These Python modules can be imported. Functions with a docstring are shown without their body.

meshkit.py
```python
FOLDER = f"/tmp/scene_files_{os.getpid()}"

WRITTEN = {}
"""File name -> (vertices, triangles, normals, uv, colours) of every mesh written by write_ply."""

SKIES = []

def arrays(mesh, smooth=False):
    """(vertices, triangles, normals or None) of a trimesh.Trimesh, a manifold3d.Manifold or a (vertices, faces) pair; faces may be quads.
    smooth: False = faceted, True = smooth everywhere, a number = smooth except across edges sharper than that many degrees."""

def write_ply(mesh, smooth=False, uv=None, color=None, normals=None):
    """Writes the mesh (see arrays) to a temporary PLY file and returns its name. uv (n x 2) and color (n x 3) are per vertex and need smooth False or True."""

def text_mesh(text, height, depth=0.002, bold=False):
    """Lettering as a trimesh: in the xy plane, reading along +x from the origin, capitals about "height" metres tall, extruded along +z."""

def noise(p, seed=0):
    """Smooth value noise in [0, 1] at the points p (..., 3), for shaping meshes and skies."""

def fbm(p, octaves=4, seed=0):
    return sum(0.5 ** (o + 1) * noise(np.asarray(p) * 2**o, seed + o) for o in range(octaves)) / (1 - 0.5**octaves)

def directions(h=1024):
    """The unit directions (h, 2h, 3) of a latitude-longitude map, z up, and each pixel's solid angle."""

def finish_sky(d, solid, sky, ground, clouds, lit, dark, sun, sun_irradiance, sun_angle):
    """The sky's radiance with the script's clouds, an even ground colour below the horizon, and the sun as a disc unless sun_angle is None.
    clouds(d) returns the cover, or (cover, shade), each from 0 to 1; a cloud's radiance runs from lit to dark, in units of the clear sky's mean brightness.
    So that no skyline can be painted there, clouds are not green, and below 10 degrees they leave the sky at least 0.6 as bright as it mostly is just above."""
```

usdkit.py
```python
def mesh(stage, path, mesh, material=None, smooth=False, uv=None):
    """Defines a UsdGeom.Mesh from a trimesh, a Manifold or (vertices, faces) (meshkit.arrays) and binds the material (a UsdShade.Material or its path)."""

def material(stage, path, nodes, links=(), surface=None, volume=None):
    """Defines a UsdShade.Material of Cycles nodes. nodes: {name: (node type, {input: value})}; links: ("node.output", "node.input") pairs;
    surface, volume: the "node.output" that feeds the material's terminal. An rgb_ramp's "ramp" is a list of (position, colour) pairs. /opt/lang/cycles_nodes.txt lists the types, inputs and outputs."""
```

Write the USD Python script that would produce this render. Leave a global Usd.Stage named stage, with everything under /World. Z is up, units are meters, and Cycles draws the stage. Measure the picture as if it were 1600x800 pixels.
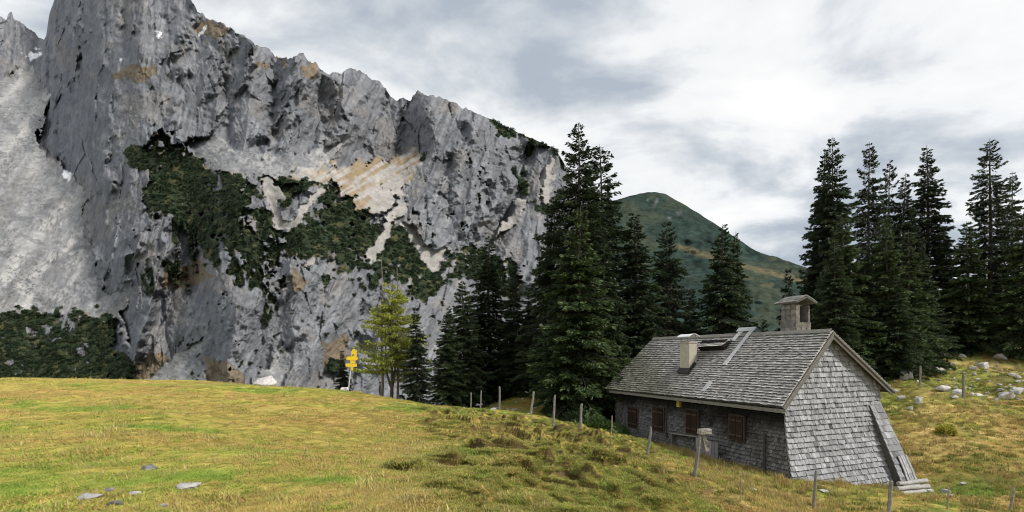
import math, random
import numpy as np, trimesh, usdkit, meshkit
from scipy.interpolate import RBFInterpolator
from scipy.ndimage import gaussian_filter, gaussian_filter1d, map_coordinates
from scipy.spatial import cKDTree
from pxr import Usd, UsdGeom, UsdLux, UsdShade, Gf, Sdf, Vt

stage = Usd.Stage.CreateInMemory()
UsdGeom.SetStageUpAxis(stage, UsdGeom.Tokens.z)
UsdGeom.SetStageMetersPerUnit(stage, 1.0)
UsdGeom.Xform.Define(stage, '/World')
UsdGeom.Scope.Define(stage, '/World/Looks')
LK = '/World/Looks/'

# ------------------------------------------------------------------ camera, sky, sun
F, HOR = 720.0, 556.0                      # focal length and horizon of the 1600 x 800 photograph, in its pixels
cam = UsdGeom.Camera.Define(stage, '/World/camera')
cam.AddTranslateOp().Set(Gf.Vec3d(0, 0, 0))
cam.AddRotateXOp().Set(90.0)
cam.CreateHorizontalApertureAttr(36.0)
cam.CreateVerticalApertureAttr(18.0)
cam.CreateFocalLengthAttr(36.0 * F / 1600)
cam.CreateVerticalApertureOffsetAttr((HOR - 400) / 1600 * 36.0)
cam.CreateClippingRangeAttr(Gf.Vec2f(0.1, 20000))
cam.CreateExposureAttr(1.48)

SUN_AZ, SUN_EL = math.atan2(0.86, -0.51), math.radians(43)   # atan2(x, y) of the direction towards the sun
sun = UsdLux.DistantLight.Define(stage, '/World/sun')
sun.CreateIntensityAttr(0.4)
sun.CreateAngleAttr(11.0)
sun.CreateNormalizeAttr(True) if hasattr(sun, 'CreateNormalizeAttr') else sun.GetPrim().CreateAttribute('inputs:normalize', Sdf.ValueTypeNames.Bool).Set(True)
sun.CreateColorAttr(Gf.Vec3f(1.0, 0.95, 0.87))
sun.AddRotateZOp().Set(-math.degrees(SUN_AZ))
sun.AddRotateXOp().Set(-(90 - math.degrees(SUN_EL)))
usdkit.material(stage, LK + 'overcast_sky', {
    'sky': ('sky_texture', {'sky_type': 'single_scattering', 'sun_disc': False, 'sun_elevation': SUN_EL, 'sun_rotation': SUN_AZ}),
    'tc': ('texture_coordinate', {}),
    'sep': ('separate_xyz', {}),
    'za': ('math', {'math_type': 'maximum', 'value2': 0.0}),
    'zb': ('math', {'math_type': 'add', 'value2': 0.3}),
    'dx': ('math', {'math_type': 'divide'}), 'dy': ('math', {'math_type': 'divide'}),
    'pl': ('combine_xyz', {'z': 0.0}),
    'mp': ('mapping', {'location': (6.3, 9.4, 0.0), 'rotation': (0, 0, 0.5), 'scale': (0.9, 1.25, 1.0)}),
    'n1': ('noise_texture', {'scale': 2.0, 'detail': 8.0, 'roughness': 0.54, 'distortion': 0.25}),
    'r1': ('rgb_ramp', {'ramp': [(0.0, (2.7, 3.05, 3.6)), (0.39, (3.4, 3.8, 4.3)), (0.455, (4.8, 5.1, 5.4)), (0.525, (6.8, 6.9, 6.95)), (0.63, (7.7, 7.6, 7.45))]}),
    'mx': ('mix', {'fac': 0.93}),
    'bg': ('background_shader', {'strength': 0.05}),
}, [('tc.generated', 'sep.vector'), ('sep.z', 'za.value1'), ('za.value', 'zb.value1'),
    ('sep.x', 'dx.value1'), ('zb.value', 'dx.value2'), ('sep.y', 'dy.value1'), ('zb.value', 'dy.value2'),
    ('dx.value', 'pl.x'), ('dy.value', 'pl.y'), ('pl.vector', 'mp.vector'), ('mp.vector', 'n1.vector'),
    ('n1.fac', 'r1.fac'), ('sky.color', 'mx.color1'), ('r1.color', 'mx.color2'), ('mx.color', 'bg.color')],
    surface='bg.background')
dome = UsdLux.DomeLight.Define(stage, '/World/sky')
UsdShade.MaterialBindingAPI.Apply(dome.GetPrim()).Bind(UsdShade.Material.Get(stage, LK + 'overcast_sky'))
dome.GetPrim().SetCustomDataByKey('kind', 'structure')

# ------------------------------------------------------------------ helpers
used = {}


def numbered(path):
    n = used.get(path, 0)
    used[path] = n + 1
    return path if n == 0 else '%s_%03d' % (path, n)


def tag(prim, label=None, cat=None, group=None, kind=None):
    for k, v in (('label', label), ('category', cat), ('group', group), ('kind', kind)):
        if v:
            prim.SetCustomDataByKey(k, v)
    return prim


def thing(name, label, cat, loc=(0, 0, 0), rz=0.0, group=None, scale=1.0):
    x = UsdGeom.Xform.Define(stage, numbered('/World/' + name))
    x.AddTranslateOp().Set(Gf.Vec3d(*map(float, loc)))
    x.AddRotateZOp().Set(float(rz))
    x.AddScaleOp().Set(Gf.Vec3f(*((scale,) * 3 if np.ndim(scale) == 0 else map(float, scale))))
    return tag(x.GetPrim(), label, cat, group)


def copy_of(src, loc, rz, label, cat, group=None, scale=1.0):
    x = UsdGeom.Xform.Define(stage, numbered('/World/' + src.GetName().rstrip('0123456789').rstrip('_')))
    p = x.GetPrim()
    p.GetReferences().AddInternalReference(src.GetPath())
    p.SetInstanceable(True)
    p.CreateAttribute('xformOp:translate', Sdf.ValueTypeNames.Double3).Set(Gf.Vec3d(*map(float, loc)))
    p.CreateAttribute('xformOp:rotateZ', Sdf.ValueTypeNames.Float).Set(float(rz))
    p.CreateAttribute('xformOp:scale', Sdf.ValueTypeNames.Float3).Set(Gf.Vec3f(*((scale,) * 3 if np.ndim(scale) == 0 else map(float, scale))))
    return tag(p, label, cat, group)


def obj(name, vf, mat, parent=None, tint=None, smooth=False, loc=None):
    """One Mesh prim under parent (or under /World); tint = per-vertex albedo (or one colour)."""
    base = (parent.GetPath().pathString if parent is not None else '/World') + '/' + name
    if isinstance(vf, trimesh.Trimesh):
        vf = (np.array(vf.vertices), np.array(vf.faces))
    elif hasattr(vf, 'to_mesh'):
        vf = meshkit.arrays(vf)[:2]
    m = usdkit.mesh(stage, numbered(base), vf, LK + mat, smooth)
    if tint is not None:
        npts = len(m.GetPointsAttr().Get())
        c = np.asarray(tint, np.float32)
        if c.ndim == 1:
            c = np.tile(c, (npts, 1))
        UsdGeom.PrimvarsAPI(m).CreatePrimvar('tint', Sdf.ValueTypeNames.Color3fArray, 'vertex').Set(Vt.Vec3fArray.FromNumpy(c))
    if loc is not None:
        m.AddTranslateOp().Set(Gf.Vec3d(*map(float, loc)))
    return m.GetPrim()


def instancer(name, protos, where, idx, scl, rot, label, cat, parent=None):
    """protos: list of (vf, material, tint); one object of things nobody could count."""
    path = numbered('/World/' + name)
    pi = UsdGeom.PointInstancer.Define(stage, path)
    rel = pi.CreatePrototypesRel()
    for k, (vf, mat, tint) in enumerate(protos):
        pr = obj('clump', vf, mat, pi.GetPrim(), tint)
        rel.AddTarget(pr.GetPath())
    pi.CreatePositionsAttr(Vt.Vec3fArray.FromNumpy(np.asarray(where, np.float32)))
    pi.CreateProtoIndicesAttr(Vt.IntArray.FromNumpy(np.asarray(idx, np.int32)))
    s = np.asarray(scl, np.float32)
    pi.CreateScalesAttr(Vt.Vec3fArray.FromNumpy(np.repeat(s[:, None], 3, 1) if s.ndim == 1 else s))
    q = [Gf.Quath(float(math.cos(a / 2)), 0, 0, float(math.sin(a / 2))) for a in rot]
    pi.CreateOrientationsAttr(Vt.QuathArray(q))
    return tag(pi.GetPrim(), label, cat, kind='stuff')


def vnoise(x, y, seed=0):
    x, y = np.asarray(x, float), np.asarray(y, float)
    i, j = np.floor(x).astype(np.int64), np.floor(y).astype(np.int64)
    u, v = x - i, y - j
    u, v = u * u * u * (u * (u * 6 - 15) + 10), v * v * v * (v * (v * 6 - 15) + 10)

    def h(a, b):
        k = (a * 374761393 + b * 668265263 + seed * 974711) & 0xFFFFFFFF
        k = ((k ^ (k >> 13)) * 1274126177) & 0xFFFFFFFF
        k = ((k ^ (k >> 15)) * 2246822519) & 0xFFFFFFFF
        return ((k ^ (k >> 16)) & 0xFFFFFF) / 16777215.0
    return (h(i, j) * (1 - u) + h(i + 1, j) * u) * (1 - v) + (h(i, j + 1) * (1 - u) + h(i + 1, j + 1) * u) * v


def fbm(x, y, octv=4, seed=0, gain=0.5):
    s, a, t = 0.0, 1.0, 0.0
    for o in range(octv):
        c, d = math.cos(o * 1.3), math.sin(o * 1.3)
        s = s + a * vnoise((c * x - d * y) * 2.03 ** o, (d * x + c * y) * 2.03 ** o, seed + o * 17)
        t += a
        a *= gain
    return s / t


def billow(x, y, octv=4, seed=0, gain=0.5):
    """Rounded humps with sharp creases, 0 (crease) .. 1."""
    s, a, t = 0.0, 1.0, 0.0
    for o in range(octv):
        c, d = math.cos(o * 1.3), math.sin(o * 1.3)
        s = s + a * np.minimum(np.abs(2 * vnoise((c * x - d * y) * 2.03 ** o, (d * x + c * y) * 2.03 ** o, seed + o * 17) - 1) * 1.6, 1)
        t += a
        a *= gain
    return s / t


def sstep(a, b, x):
    t = np.clip((x - a) / (b - a), 0, 1)
    return t * t * (3 - 2 * t)


def mixc(c, col, w):
    return c * (1 - w[..., None]) + np.asarray(col) * w[..., None]


def at(px, py, Y):
    return np.array([(px - 800) / F * Y, Y, (HOR - py) / F * Y])


def grid_faces(nr, nc):
    a = np.arange(nr * nc).reshape(nr, nc)
    q = np.stack([a[:-1, :-1], a[:-1, 1:], a[1:, 1:], a[1:, :-1]], -1).reshape(-1, 4)
    return q


def box_vf(c, ax, ay, az, lx, ly, lz):
    """Box centred at c, with unit axes and full sizes."""
    s = np.array([[x, y, z] for x in (-.5, .5) for y in (-.5, .5) for z in (-.5, .5)])
    v = np.asarray(c) + s[:, :1] * lx * np.asarray(ax) + s[:, 1:2] * ly * np.asarray(ay) + s[:, 2:] * lz * np.asarray(az)
    f = np.array([[0, 1, 3], [0, 3, 2], [4, 6, 7], [4, 7, 5], [0, 4, 5], [0, 5, 1], [2, 3, 7], [2, 7, 6], [0, 2, 6], [0, 6, 4], [1, 5, 7], [1, 7, 3]])
    if np.dot(np.cross(ax, ay), az) < 0:
        f = f[:, ::-1]
    return v, f


def join(parts):
    v, f, n = [], [], 0
    for a, b in parts:
        v.append(a), f.append(np.asarray(b) + n)
        n += len(a)
    return np.vstack(v), np.vstack(f)


def tube(pts, rad, k=8, cap=True):
    pts, rad = np.asarray(pts, float), np.broadcast_to(rad, (len(pts),)).astype(float)
    t = np.gradient(pts, axis=0)
    t /= np.linalg.norm(t, axis=1, keepdims=True)
    ref = np.where(np.abs(t[:, 2:]) > 0.9, [[1.0, 0, 0]], [[0, 0, 1.0]])
    a = np.cross(t, ref)
    a /= np.linalg.norm(a, axis=1, keepdims=True)
    b = np.cross(t, a)
    an = np.arange(k) / k * 2 * np.pi
    v = pts[:, None] + rad[:, None, None] * (a[:, None] * np.cos(an)[:, None] + b[:, None] * np.sin(an)[:, None])
    v = v.reshape(-1, 3)
    f = []
    for i in range(len(pts) - 1):
        for j in range(k):
            p, q = i * k + j, i * k + (j + 1) % k
            f += [[p, q, q + k], [p, q + k, p + k]]
    if cap:
        n = len(v)
        v = np.vstack([v, pts[:1], pts[-1:]])
        e = (len(pts) - 1) * k
        for j in range(k):
            f += [[n, (j + 1) % k, j], [n + 1, e + j, e + (j + 1) % k]]
    return v, np.array(f)


def rugged(vf, amp, freq, seed, levels=0):
    m = trimesh.Trimesh(*vf, process=True)
    for _ in range(levels):
        m = m.subdivide()
    v = np.array(m.vertices)
    n = np.array(m.vertex_normals)
    d = meshkit.fbm(v * freq + seed * 7.3, 3, seed)
    return v + n * ((np.asarray(d) - 0.5) * 2 * amp)[:, None], np.array(m.faces)


# ------------------------------------------------------------------ materials
def tinted(name, rough=0.9, scale=6.0, amp=0.35, bump=0.0, bump_scale=20.0, stretch=(1, 1, 1), translucent=0.0, spec=0.25, detail=4.0, relief=False):
    nodes = {'at': ('attribute', {'attribute': 'tint'}), 'ge': ('geometry', {}), 'mp': ('mapping', {'scale': stretch}),
             'n': ('noise_texture', {'scale': scale, 'detail': detail, 'roughness': 0.6}),
             'mr': ('map_range', {'from_min': 0.25, 'from_max': 0.75, 'to_min': 1 - amp, 'to_max': 1 + amp}),
             'mx': ('mix', {'mix_type': 'multiply', 'fac': 1.0}),
             'p': ('principled_bsdf', {'roughness': rough, 'specular_ior_level': spec})}
    links = [('ge.position', 'mp.vector'), ('mp.vector', 'n.vector'), ('n.fac', 'mr.value'), ('at.color', 'mx.color1'), ('mr.result', 'mx.color2'), ('mx.color', 'p.base_color')]
    if bump:
        nodes['nb'] = ('noise_texture', {'scale': bump_scale, 'detail': 5.0, 'roughness': 0.65})
        nodes['b'] = ('bump', {'strength': 1.0, 'distance': bump})
        links += [('mp.vector', 'nb.vector'), ('nb.fac', 'b.height'), ('b.normal', 'p.normal')]
    if relief:
        nodes['re'] = ('attribute', {'attribute': 'relief'})
        nodes['mu'] = ('math', {'math_type': 'multiply'})
        links = [l for l in links if l != ('nb.fac', 'b.height')] + [('nb.fac', 'mu.value1'), ('re.fac', 'mu.value2'), ('mu.value', 'b.height')]
    out = 'p.BSDF'
    if translucent:
        nodes['t'] = ('translucent_bsdf', {})
        nodes['m'] = ('mix_closure', {'fac': translucent})
        links += [('mx.color', 't.color'), ('p.BSDF', 'm.closure1'), ('t.BSDF', 'm.closure2')]
        out = 'm.closure'
    usdkit.material(stage, LK + name, nodes, links, surface=out)


tinted('mountain_rock', 0.95, 0.09, 0.3, 1.9, 0.22, spec=0.1, detail=8, relief=True)
tinted('hill_cover', 0.95, 0.05, 0.6, 4.0, 0.12, spec=0.1, detail=7)
tinted('turf', 0.95, 2.5, 0.35, 0.05, 14, spec=0.1, detail=6)
tinted('grass_blade', 0.75, 1.7, 0.25, translucent=0.3, spec=0.2)
tinted('needles', 0.6, 1.2, 0.3, translucent=0.2, spec=0.3)
tinted('bark', 0.95, 9, 0.4, 0.02, 30, (1, 1, 0.3))
tinted('old_wood', 0.9, 14, 0.38, 0.006, 40, (1, 1, 1), spec=0.08)
tinted('shingle_wood', 0.9, 16, 0.3, 0.005, 45, spec=0.08)
tinted('limestone', 0.95, 6, 0.5, 0.05, 14, spec=0.1)
tinted('plaster', 0.9, 8, 0.2, 0.006, 40)
tinted('sheet_metal', 0.45, 5, 0.12, spec=0.5)
tinted('sign_paint', 0.45, 10, 0.06, spec=0.4)

# ------------------------------------------------------------------ terrain
CP = [at(*p) for p in [
    (-200, 800, 4.9), (0, 800, 4.9), (400, 800, 4.9), (700, 800, 5.0), (900, 800, 6.0), (1050, 800, 7.4), (0, 722, 7.5), (-300, 651, 14), (0, 651, 14), (0, 599, 32), (-400, 598, 32),
    (330, 600, 31), (330, 650, 14.5), (400, 722, 7.6), (430, 606, 29), (545, 611, 28), (640, 629, 26), (640, 682, 14), (700, 725, 9), (850, 758, 8), (700, 641, 27), (740, 642, 28),
    (780, 644, 25), (830, 652, 23), (865, 662, 21), (908, 675, 19), (955, 693, 17), (1011, 712, 15), (1085, 741, 12.8), (1157, 781, 10.9), (1120, 806, 9.3),
    (840, 690, 14.5), (900, 712, 12), (1000, 745, 9.5), (1090, 790, 8.2),
    (1243, 753, 15.2), (1385, 758, 16.8), (1445, 768, 16.3), (1272, 795, 12.8), (1390, 806, 12), (1480, 800, 12.5), (1580, 800, 12.5), (1600, 760, 14.5), (1600, 700, 18.5), (1500, 700, 18.5),
    (1450, 650, 23), (1600, 650, 22.5), (1500, 622, 25.5), (1437, 602, 28), (1600, 610, 27), (1600, 570, 32), (1500, 560, 34), (1430, 575, 33), (1400, 590, 31), (1500, 537, 38), (1600, 540, 39),
    (1450, 549, 40), (1800, 532, 38), (1800, 640, 22), (1300, 590, 34), (1200, 600, 34),
    (740, 639, 33), (830, 617, 34), (900, 626, 36), (960, 642, 33), (972, 682, 25), (1060, 702, 20.5), (1150, 728, 17.4),
]] + [np.array(p, float) for p in [(0, 0, -1.65), (-20, 0, -1.6), (20, 0, -3.2), (0, -30, -1.5), (-40, -30, -1.5), (40, -30, -3), (-60, 10, -2), (60, 10, -3.5),
    (-60, 60, -12), (-20, 60, -12), (0, 60, -11), (20, 60, -6), (40, 60, -3), (70, 60, -3), (-30, 45, -5.5), (-10, 42, -6), (10, 46, -6), (0, -80, -4), (-90, -60, -4), (90, -60, -5)]]
CP = np.array(CP)
rbf = RBFInterpolator(CP[:, :2], CP[:, 2], kernel='thin_plate_spline', smoothing=0.02)


def flank(x, y):
    """1 on the hummocky right flank of the near spur."""
    edge = 0.6 + 0.02 * (y - 8) ** 1 + 1.2 * (fbm(x * .35, y * .35, 3, 5) - .5)
    r = x / np.maximum(y, 0.5)
    return sstep(-0.32, 0.02, r + .25 * (fbm(x * .5, y * .5, 3, 9) - .5)) * (1 - sstep(0.16, 0.42, r - 0.025 * np.maximum(12 - y, 0))) * (1 - sstep(19, 25, y)) * sstep(4.0, 6.0, y)


BANK = np.array([at(*p)[:2] for p in [(790, 652, 20), (850, 668, 16.5), (905, 690, 13.8), (960, 712, 11.8), (1010, 735, 10.3), (1060, 760, 9.1), (1105, 788, 8.2), (1130, 830, 7.0)]])


def bank(x, y):
    """The small step at the edge of the spur above the hollow of the hut."""
    q = np.stack([x, y], 1) + .5 * np.stack([fbm(x * .9, y * .9, 3, 14) - .5, fbm(x * .9, y * .9, 3, 15) - .5], 1)
    best, side = np.full(len(q), 1e9), np.zeros(len(q))
    for a, b in zip(BANK[:-1], BANK[1:]):
        t = np.clip(((q - a) @ (b - a)) / ((b - a) @ (b - a)), 0, 1)
        w = q - a - t[:, None] * (b - a)
        d = np.linalg.norm(w, axis=1)
        cr = (b - a)[0] * w[:, 1] - (b - a)[1] * w[:, 0]
        side = np.where(d < best, np.sign(cr), side)
        best = np.minimum(best, d)
    sd = best * side                                                           # > 0 on the hut's side
    return np.where(sd > 0, .62 * sstep(0, .45, sd) * (1 - sstep(.9, 2.9, sd)), 0)


def steps(x, y):
    """Trodden terracettes: height of the treads and how much bare riser there is."""
    z, soil = 0.0, 0.0
    for lam, amp, dx, dy, sd in ((.9, .36, .35, .94, 131), (.52, .24, .62, .78, 141)):
        ph = (x * dx + y * dy) / lam + 2.2 * fbm(x * .55, y * .55, 2, sd) + .35 * fbm(x * 1.6, y * 1.6, 2, sd + 3)
        fr = ph - np.floor(ph)
        m = sstep(.38, .55, fbm(x * 1.5, y * 1.5, 3, sd + 5))
        z = z + amp * m * np.where(fr < .13, sstep(0, .13, fr), 1 - ((fr - .13) / .87) ** .9)
        soil = np.maximum(soil, m * sstep(0, .03, fr) * (1 - sstep(.09, .15, fr)))
    k = sstep(5.5, 9.5, y)
    return (z - .1) * (.45 + .55 * k), soil * k


PATH = [at(1085, 762, 11.4)[:2], at(1112, 780, 10.4)[:2], at(1135, 800, 9.6)[:2], at(1150, 840, 8.4)[:2]]


def path_w(x, y):
    q, best = np.stack([np.ravel(x), np.ravel(y)], 1), 1e9
    for a, b in zip(PATH[:-1], PATH[1:]):
        t = np.clip(((q - a) @ (b - a)) / ((b - a) @ (b - a)), 0, 1)
        best = np.minimum(best, np.linalg.norm(q - a - t[:, None] * (b - a), axis=1))
    return (1 - sstep(.18, .42, best)).reshape(np.shape(x))


def terrain(x, y):
    x, y = np.asarray(x, float), np.asarray(y, float)
    sh = x.shape
    p = np.stack([x.ravel(), y.ravel()], 1)
    r = np.hypot(p[:, 0], p[:, 1])
    z = np.full(len(p), -75.0)
    near = r < 150
    idx = np.nonzero(near)[0]
    for c in np.array_split(idx, max(1, len(idx) // 60000)):
        z[c] = rbf(p[c])
    t = sstep(62, 150, r)
    z = np.where(near, z * (1 - t) + (-30 - 45 * sstep(90, 260, r)) * t, -30 - 45 * sstep(90, 260, r))
    X, Y = p[:, 0], p[:, 1]
    nr = 1 - sstep(40, 70, r)
    z = z + nr * (0.22 * (fbm(X * .22, Y * .22, 3, 1) - .5) + 0.07 * (fbm(X * 1.3, Y * 1.3, 3, 2) - .5) + 0.05 * (fbm(X * 4, Y * 4, 2, 3) - .5))
    fl = flank(X, Y)
    z = z + fl * steps(X, Y)[0]
    z = z - bank(X, Y)
    kn = sstep(0.55, .7, X / np.maximum(Y, 1)) * sstep(20, 27, Y) * nr            # stony knoll on the right
    z = z + kn * 0.5 * (billow(X * .45, Y * .45, 3, 41) - .5)
    return z.reshape(sh)


def ground_color(x, y, r):
    fl = flank(x, y)
    n1, n2, n3 = fbm(x * .16, y * .3, 4, 51), fbm(x * .8, y * .9, 4, 52), fbm(x * 3.5, y * 3.5, 3, 53)
    col = np.tile(np.array([.40, .315, .09]), x.shape + (1,))
    col = mixc(col, (.36, .315, .07), sstep(.42, .6, n1) * .8)                # greener yellow
    col = mixc(col, (.19, .26, .045), sstep(.60, .70, n1 * .6 + n2 * .4) * .85)  # fresh green
    col = mixc(col, (.40, .26, .09), sstep(.55, .68, fbm(x * .3 + 40, y * .5, 4, 54)) * .75)  # rusty dry
    hollow = sstep(.12, .22, x / np.maximum(y, 1) + .1 * (n1 - .5)) * (1 - fl)
    col = mixc(col, (.44, .33, .13), hollow * sstep(.4, .6, fbm(x * .5, y * .5, 3, 55)) * .7)
    col = mixc(col, (.17, .165, .04), hollow * sstep(.5, .7, n2) * .6)
    knoll = sstep(0.5, .68, x / np.maximum(y, 1)) * sstep(21, 27, y)
    col = mixc(col, (.20, .21, .05), knoll * sstep(.35, .6, fbm(x * .6, y * .6, 4, 56)) * .85)
    col = mixc(col, (.13, .12, .06), knoll * sstep(.58, .7, fbm(x * 1.3, y * 1.3, 3, 57)) * .7)
    for gx, gy, ga, gb in ((-2.6, 6.35, .75, .35), (-4.3, 6.6, .6, .4), (-14, 15.5, 2.2, .8), (-1.2, 9.5, .8, .5), (1.3, 10.5, .7, .5), (9.6, 14.2, 1.6, .5), (14.5, 15.6, 1.5, .8), (-9, 12, 1.6, .5), (-3.2, 21, 2.5, .9)):
        col = mixc(col, (.13, .23, .035), np.clip(1.3 - np.hypot((x - gx) / ga, (y - gy) / gb) + 1.1 * (n2 - .5), 0, 1) * .85)
    col = mixc(col, (.24, .195, .05), fl * (.35 + .5 * sstep(.4, .65, n2)))
    return col * (0.72 + 0.56 * n3)[..., None]


az = np.concatenate([np.linspace(-180, -56, 40, endpoint=False), np.linspace(-56, 56, 900), np.linspace(56, 180, 41)[1:]])
rr = np.concatenate([[0.3, 0.8, 1.6, 2.6], np.geomspace(3.6, 45, 560), np.geomspace(46, 320, 60), [500, 1000, 2500]])
A, R = np.meshgrid(np.radians(az), rr)
GX, GY = R * np.sin(A), R * np.cos(A)
GZ = terrain(GX, GY)
gcol = ground_color(GX, GY, R)
gcol = mixc(gcol, (.07, .047, .027), np.clip(flank(GX, GY) * steps(GX, GY)[1] * 1.4, 0, 1) * .9 * sstep(4, 8, GY))      # bare soil on the risers
bk = bank(GX.ravel(), GY.ravel()).reshape(GX.shape)
gcol = mixc(gcol, (.075, .05, .03), sstep(.03, .1, bk) * (1 - sstep(.34, .42, bk)) * .8 * sstep(.4, .5, fbm(GX * 1.5, GY * 1.5, 3, 68)))
gcol = mixc(gcol, (.26, .18, .13), path_w(GX, GY) * .9)
gcol = mixc(gcol, (.05, .075, .03), sstep(50, 120, R))
gq = grid_faces(*GX.shape)
obj('ground', (np.stack([GX, GY, GZ], -1).reshape(-1, 3), gq), 'turf', tint=gcol.reshape(-1, 3), smooth=True)
tag(stage.GetPrimAtPath('/World/ground'), kind='structure')

# ------------------------------------------------------------------ the limestone mountain
X0, X1, Y0, Y1 = -320, 1040, -90, 760


def raster(poly):
    p = np.asarray(poly, float)
    ys, xs = np.arange(Y0, Y1, 2.0), np.arange(X0, X1, 2.0)
    gx, gy = np.meshgrid(xs, ys)
    m = np.zeros(gx.shape, bool)
    for (ax, ay), (bx, by) in zip(p, np.roll(p, -1, 0)):
        if ay == by:
            continue
        m ^= ((gy >= min(ay, by)) & (gy < max(ay, by)) & (gx < ax + (gy - ay) * (bx - ax) / (by - ay)))
    return m.astype(float)


def zone(*polys):
    m = sum(raster(p) for p in polys)
    return gaussian_filter(np.minimum(m, 1), 2.0)


pine = zone([(196, 238), (215, 228), (235, 235), (250, 238), (262, 228), (290, 228), (310, 245), (325, 265), (350, 268), (385, 275), (412, 297), (395, 312), (420, 335), (430, 355), (455, 370), (505, 390), (490, 402), (445, 398), (425, 425), (400, 440), (380, 395), (340, 385), (325, 400), (310, 370), (290, 345), (255, 335), (232, 340), (225, 300), (240, 275), (200, 255)],
            [(232, 222), (245, 205), (270, 202), (272, 212), (250, 222)],
            [(440, 275), (500, 285), (525, 300), (520, 315), (580, 330), (590, 355), (585, 390), (560, 410), (505, 402), (470, 378), (450, 365), (470, 335), (500, 310), (505, 292), (480, 290), (460, 310), (445, 330)],
            [(612, 352), (650, 375), (675, 420), (665, 440), (640, 440), (600, 430), (555, 420), (585, 395)],
            [(700, 385), (735, 385), (760, 400), (800, 410), (820, 440), (800, 470), (760, 440), (720, 430), (690, 450), (660, 470), (640, 450), (670, 430)],
            [(-320, 480), (-50, 490), (40, 487), (120, 487), (180, 492), (185, 520), (180, 545), (210, 560), (215, 580), (200, 640), (-320, 680)],
            [(765, 180), (800, 196), (845, 218), (838, 228), (800, 217), (778, 212)],
            [(400, 280), (420, 276), (450, 283), (445, 292), (420, 290)], [(840, 215), (880, 230), (900, 260), (880, 250)],
            [(590, 395), (600, 415), (640, 445), (600, 440), (575, 425)])
pinespots = zone([(210, 300), (330, 300), (480, 400), (445, 440), (455, 480), (440, 505), (415, 515), (400, 470), (330, 420), (300, 460), (215, 465), (215, 440), (255, 395), (270, 350), (225, 340)],
                 [(480, 400), (560, 415), (600, 440), (560, 470), (500, 440)], [(785, 235), (800, 240), (830, 300), (820, 305), (795, 260)], [(832, 305), (858, 315), (858, 335), (838, 335)], [(640, 230), (670, 225), (660, 290), (640, 340), (630, 300)],
                 [(700, 210), (720, 205), (715, 240), (700, 235)], [(520, 540), (560, 560), (560, 610), (500, 620)], [(620, 430), (720, 430), (700, 480), (640, 470)])
scree = zone([(-320, 120), (-60, 135), (0, 130), (50, 100), (62, 130), (80, 150), (70, 180), (60, 220), (70, 240), (100, 265), (130, 290), (130, 340), (140, 400), (150, 430), (180, 480), (190, 500), (40, 490), (-320, 500)],
             [(292, 222), (332, 206), (354, 226), (406, 244), (470, 238), (540, 226), (520, 252), (500, 292), (420, 278), (352, 268), (322, 262)],
             [(215, 600), (322, 520), (312, 560), (330, 650), (200, 650)], [(385, 612), (443, 535), (456, 570), (438, 640)], [(130, 480), (200, 450), (190, 490), (215, 560), (195, 545), (188, 500)])
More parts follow.
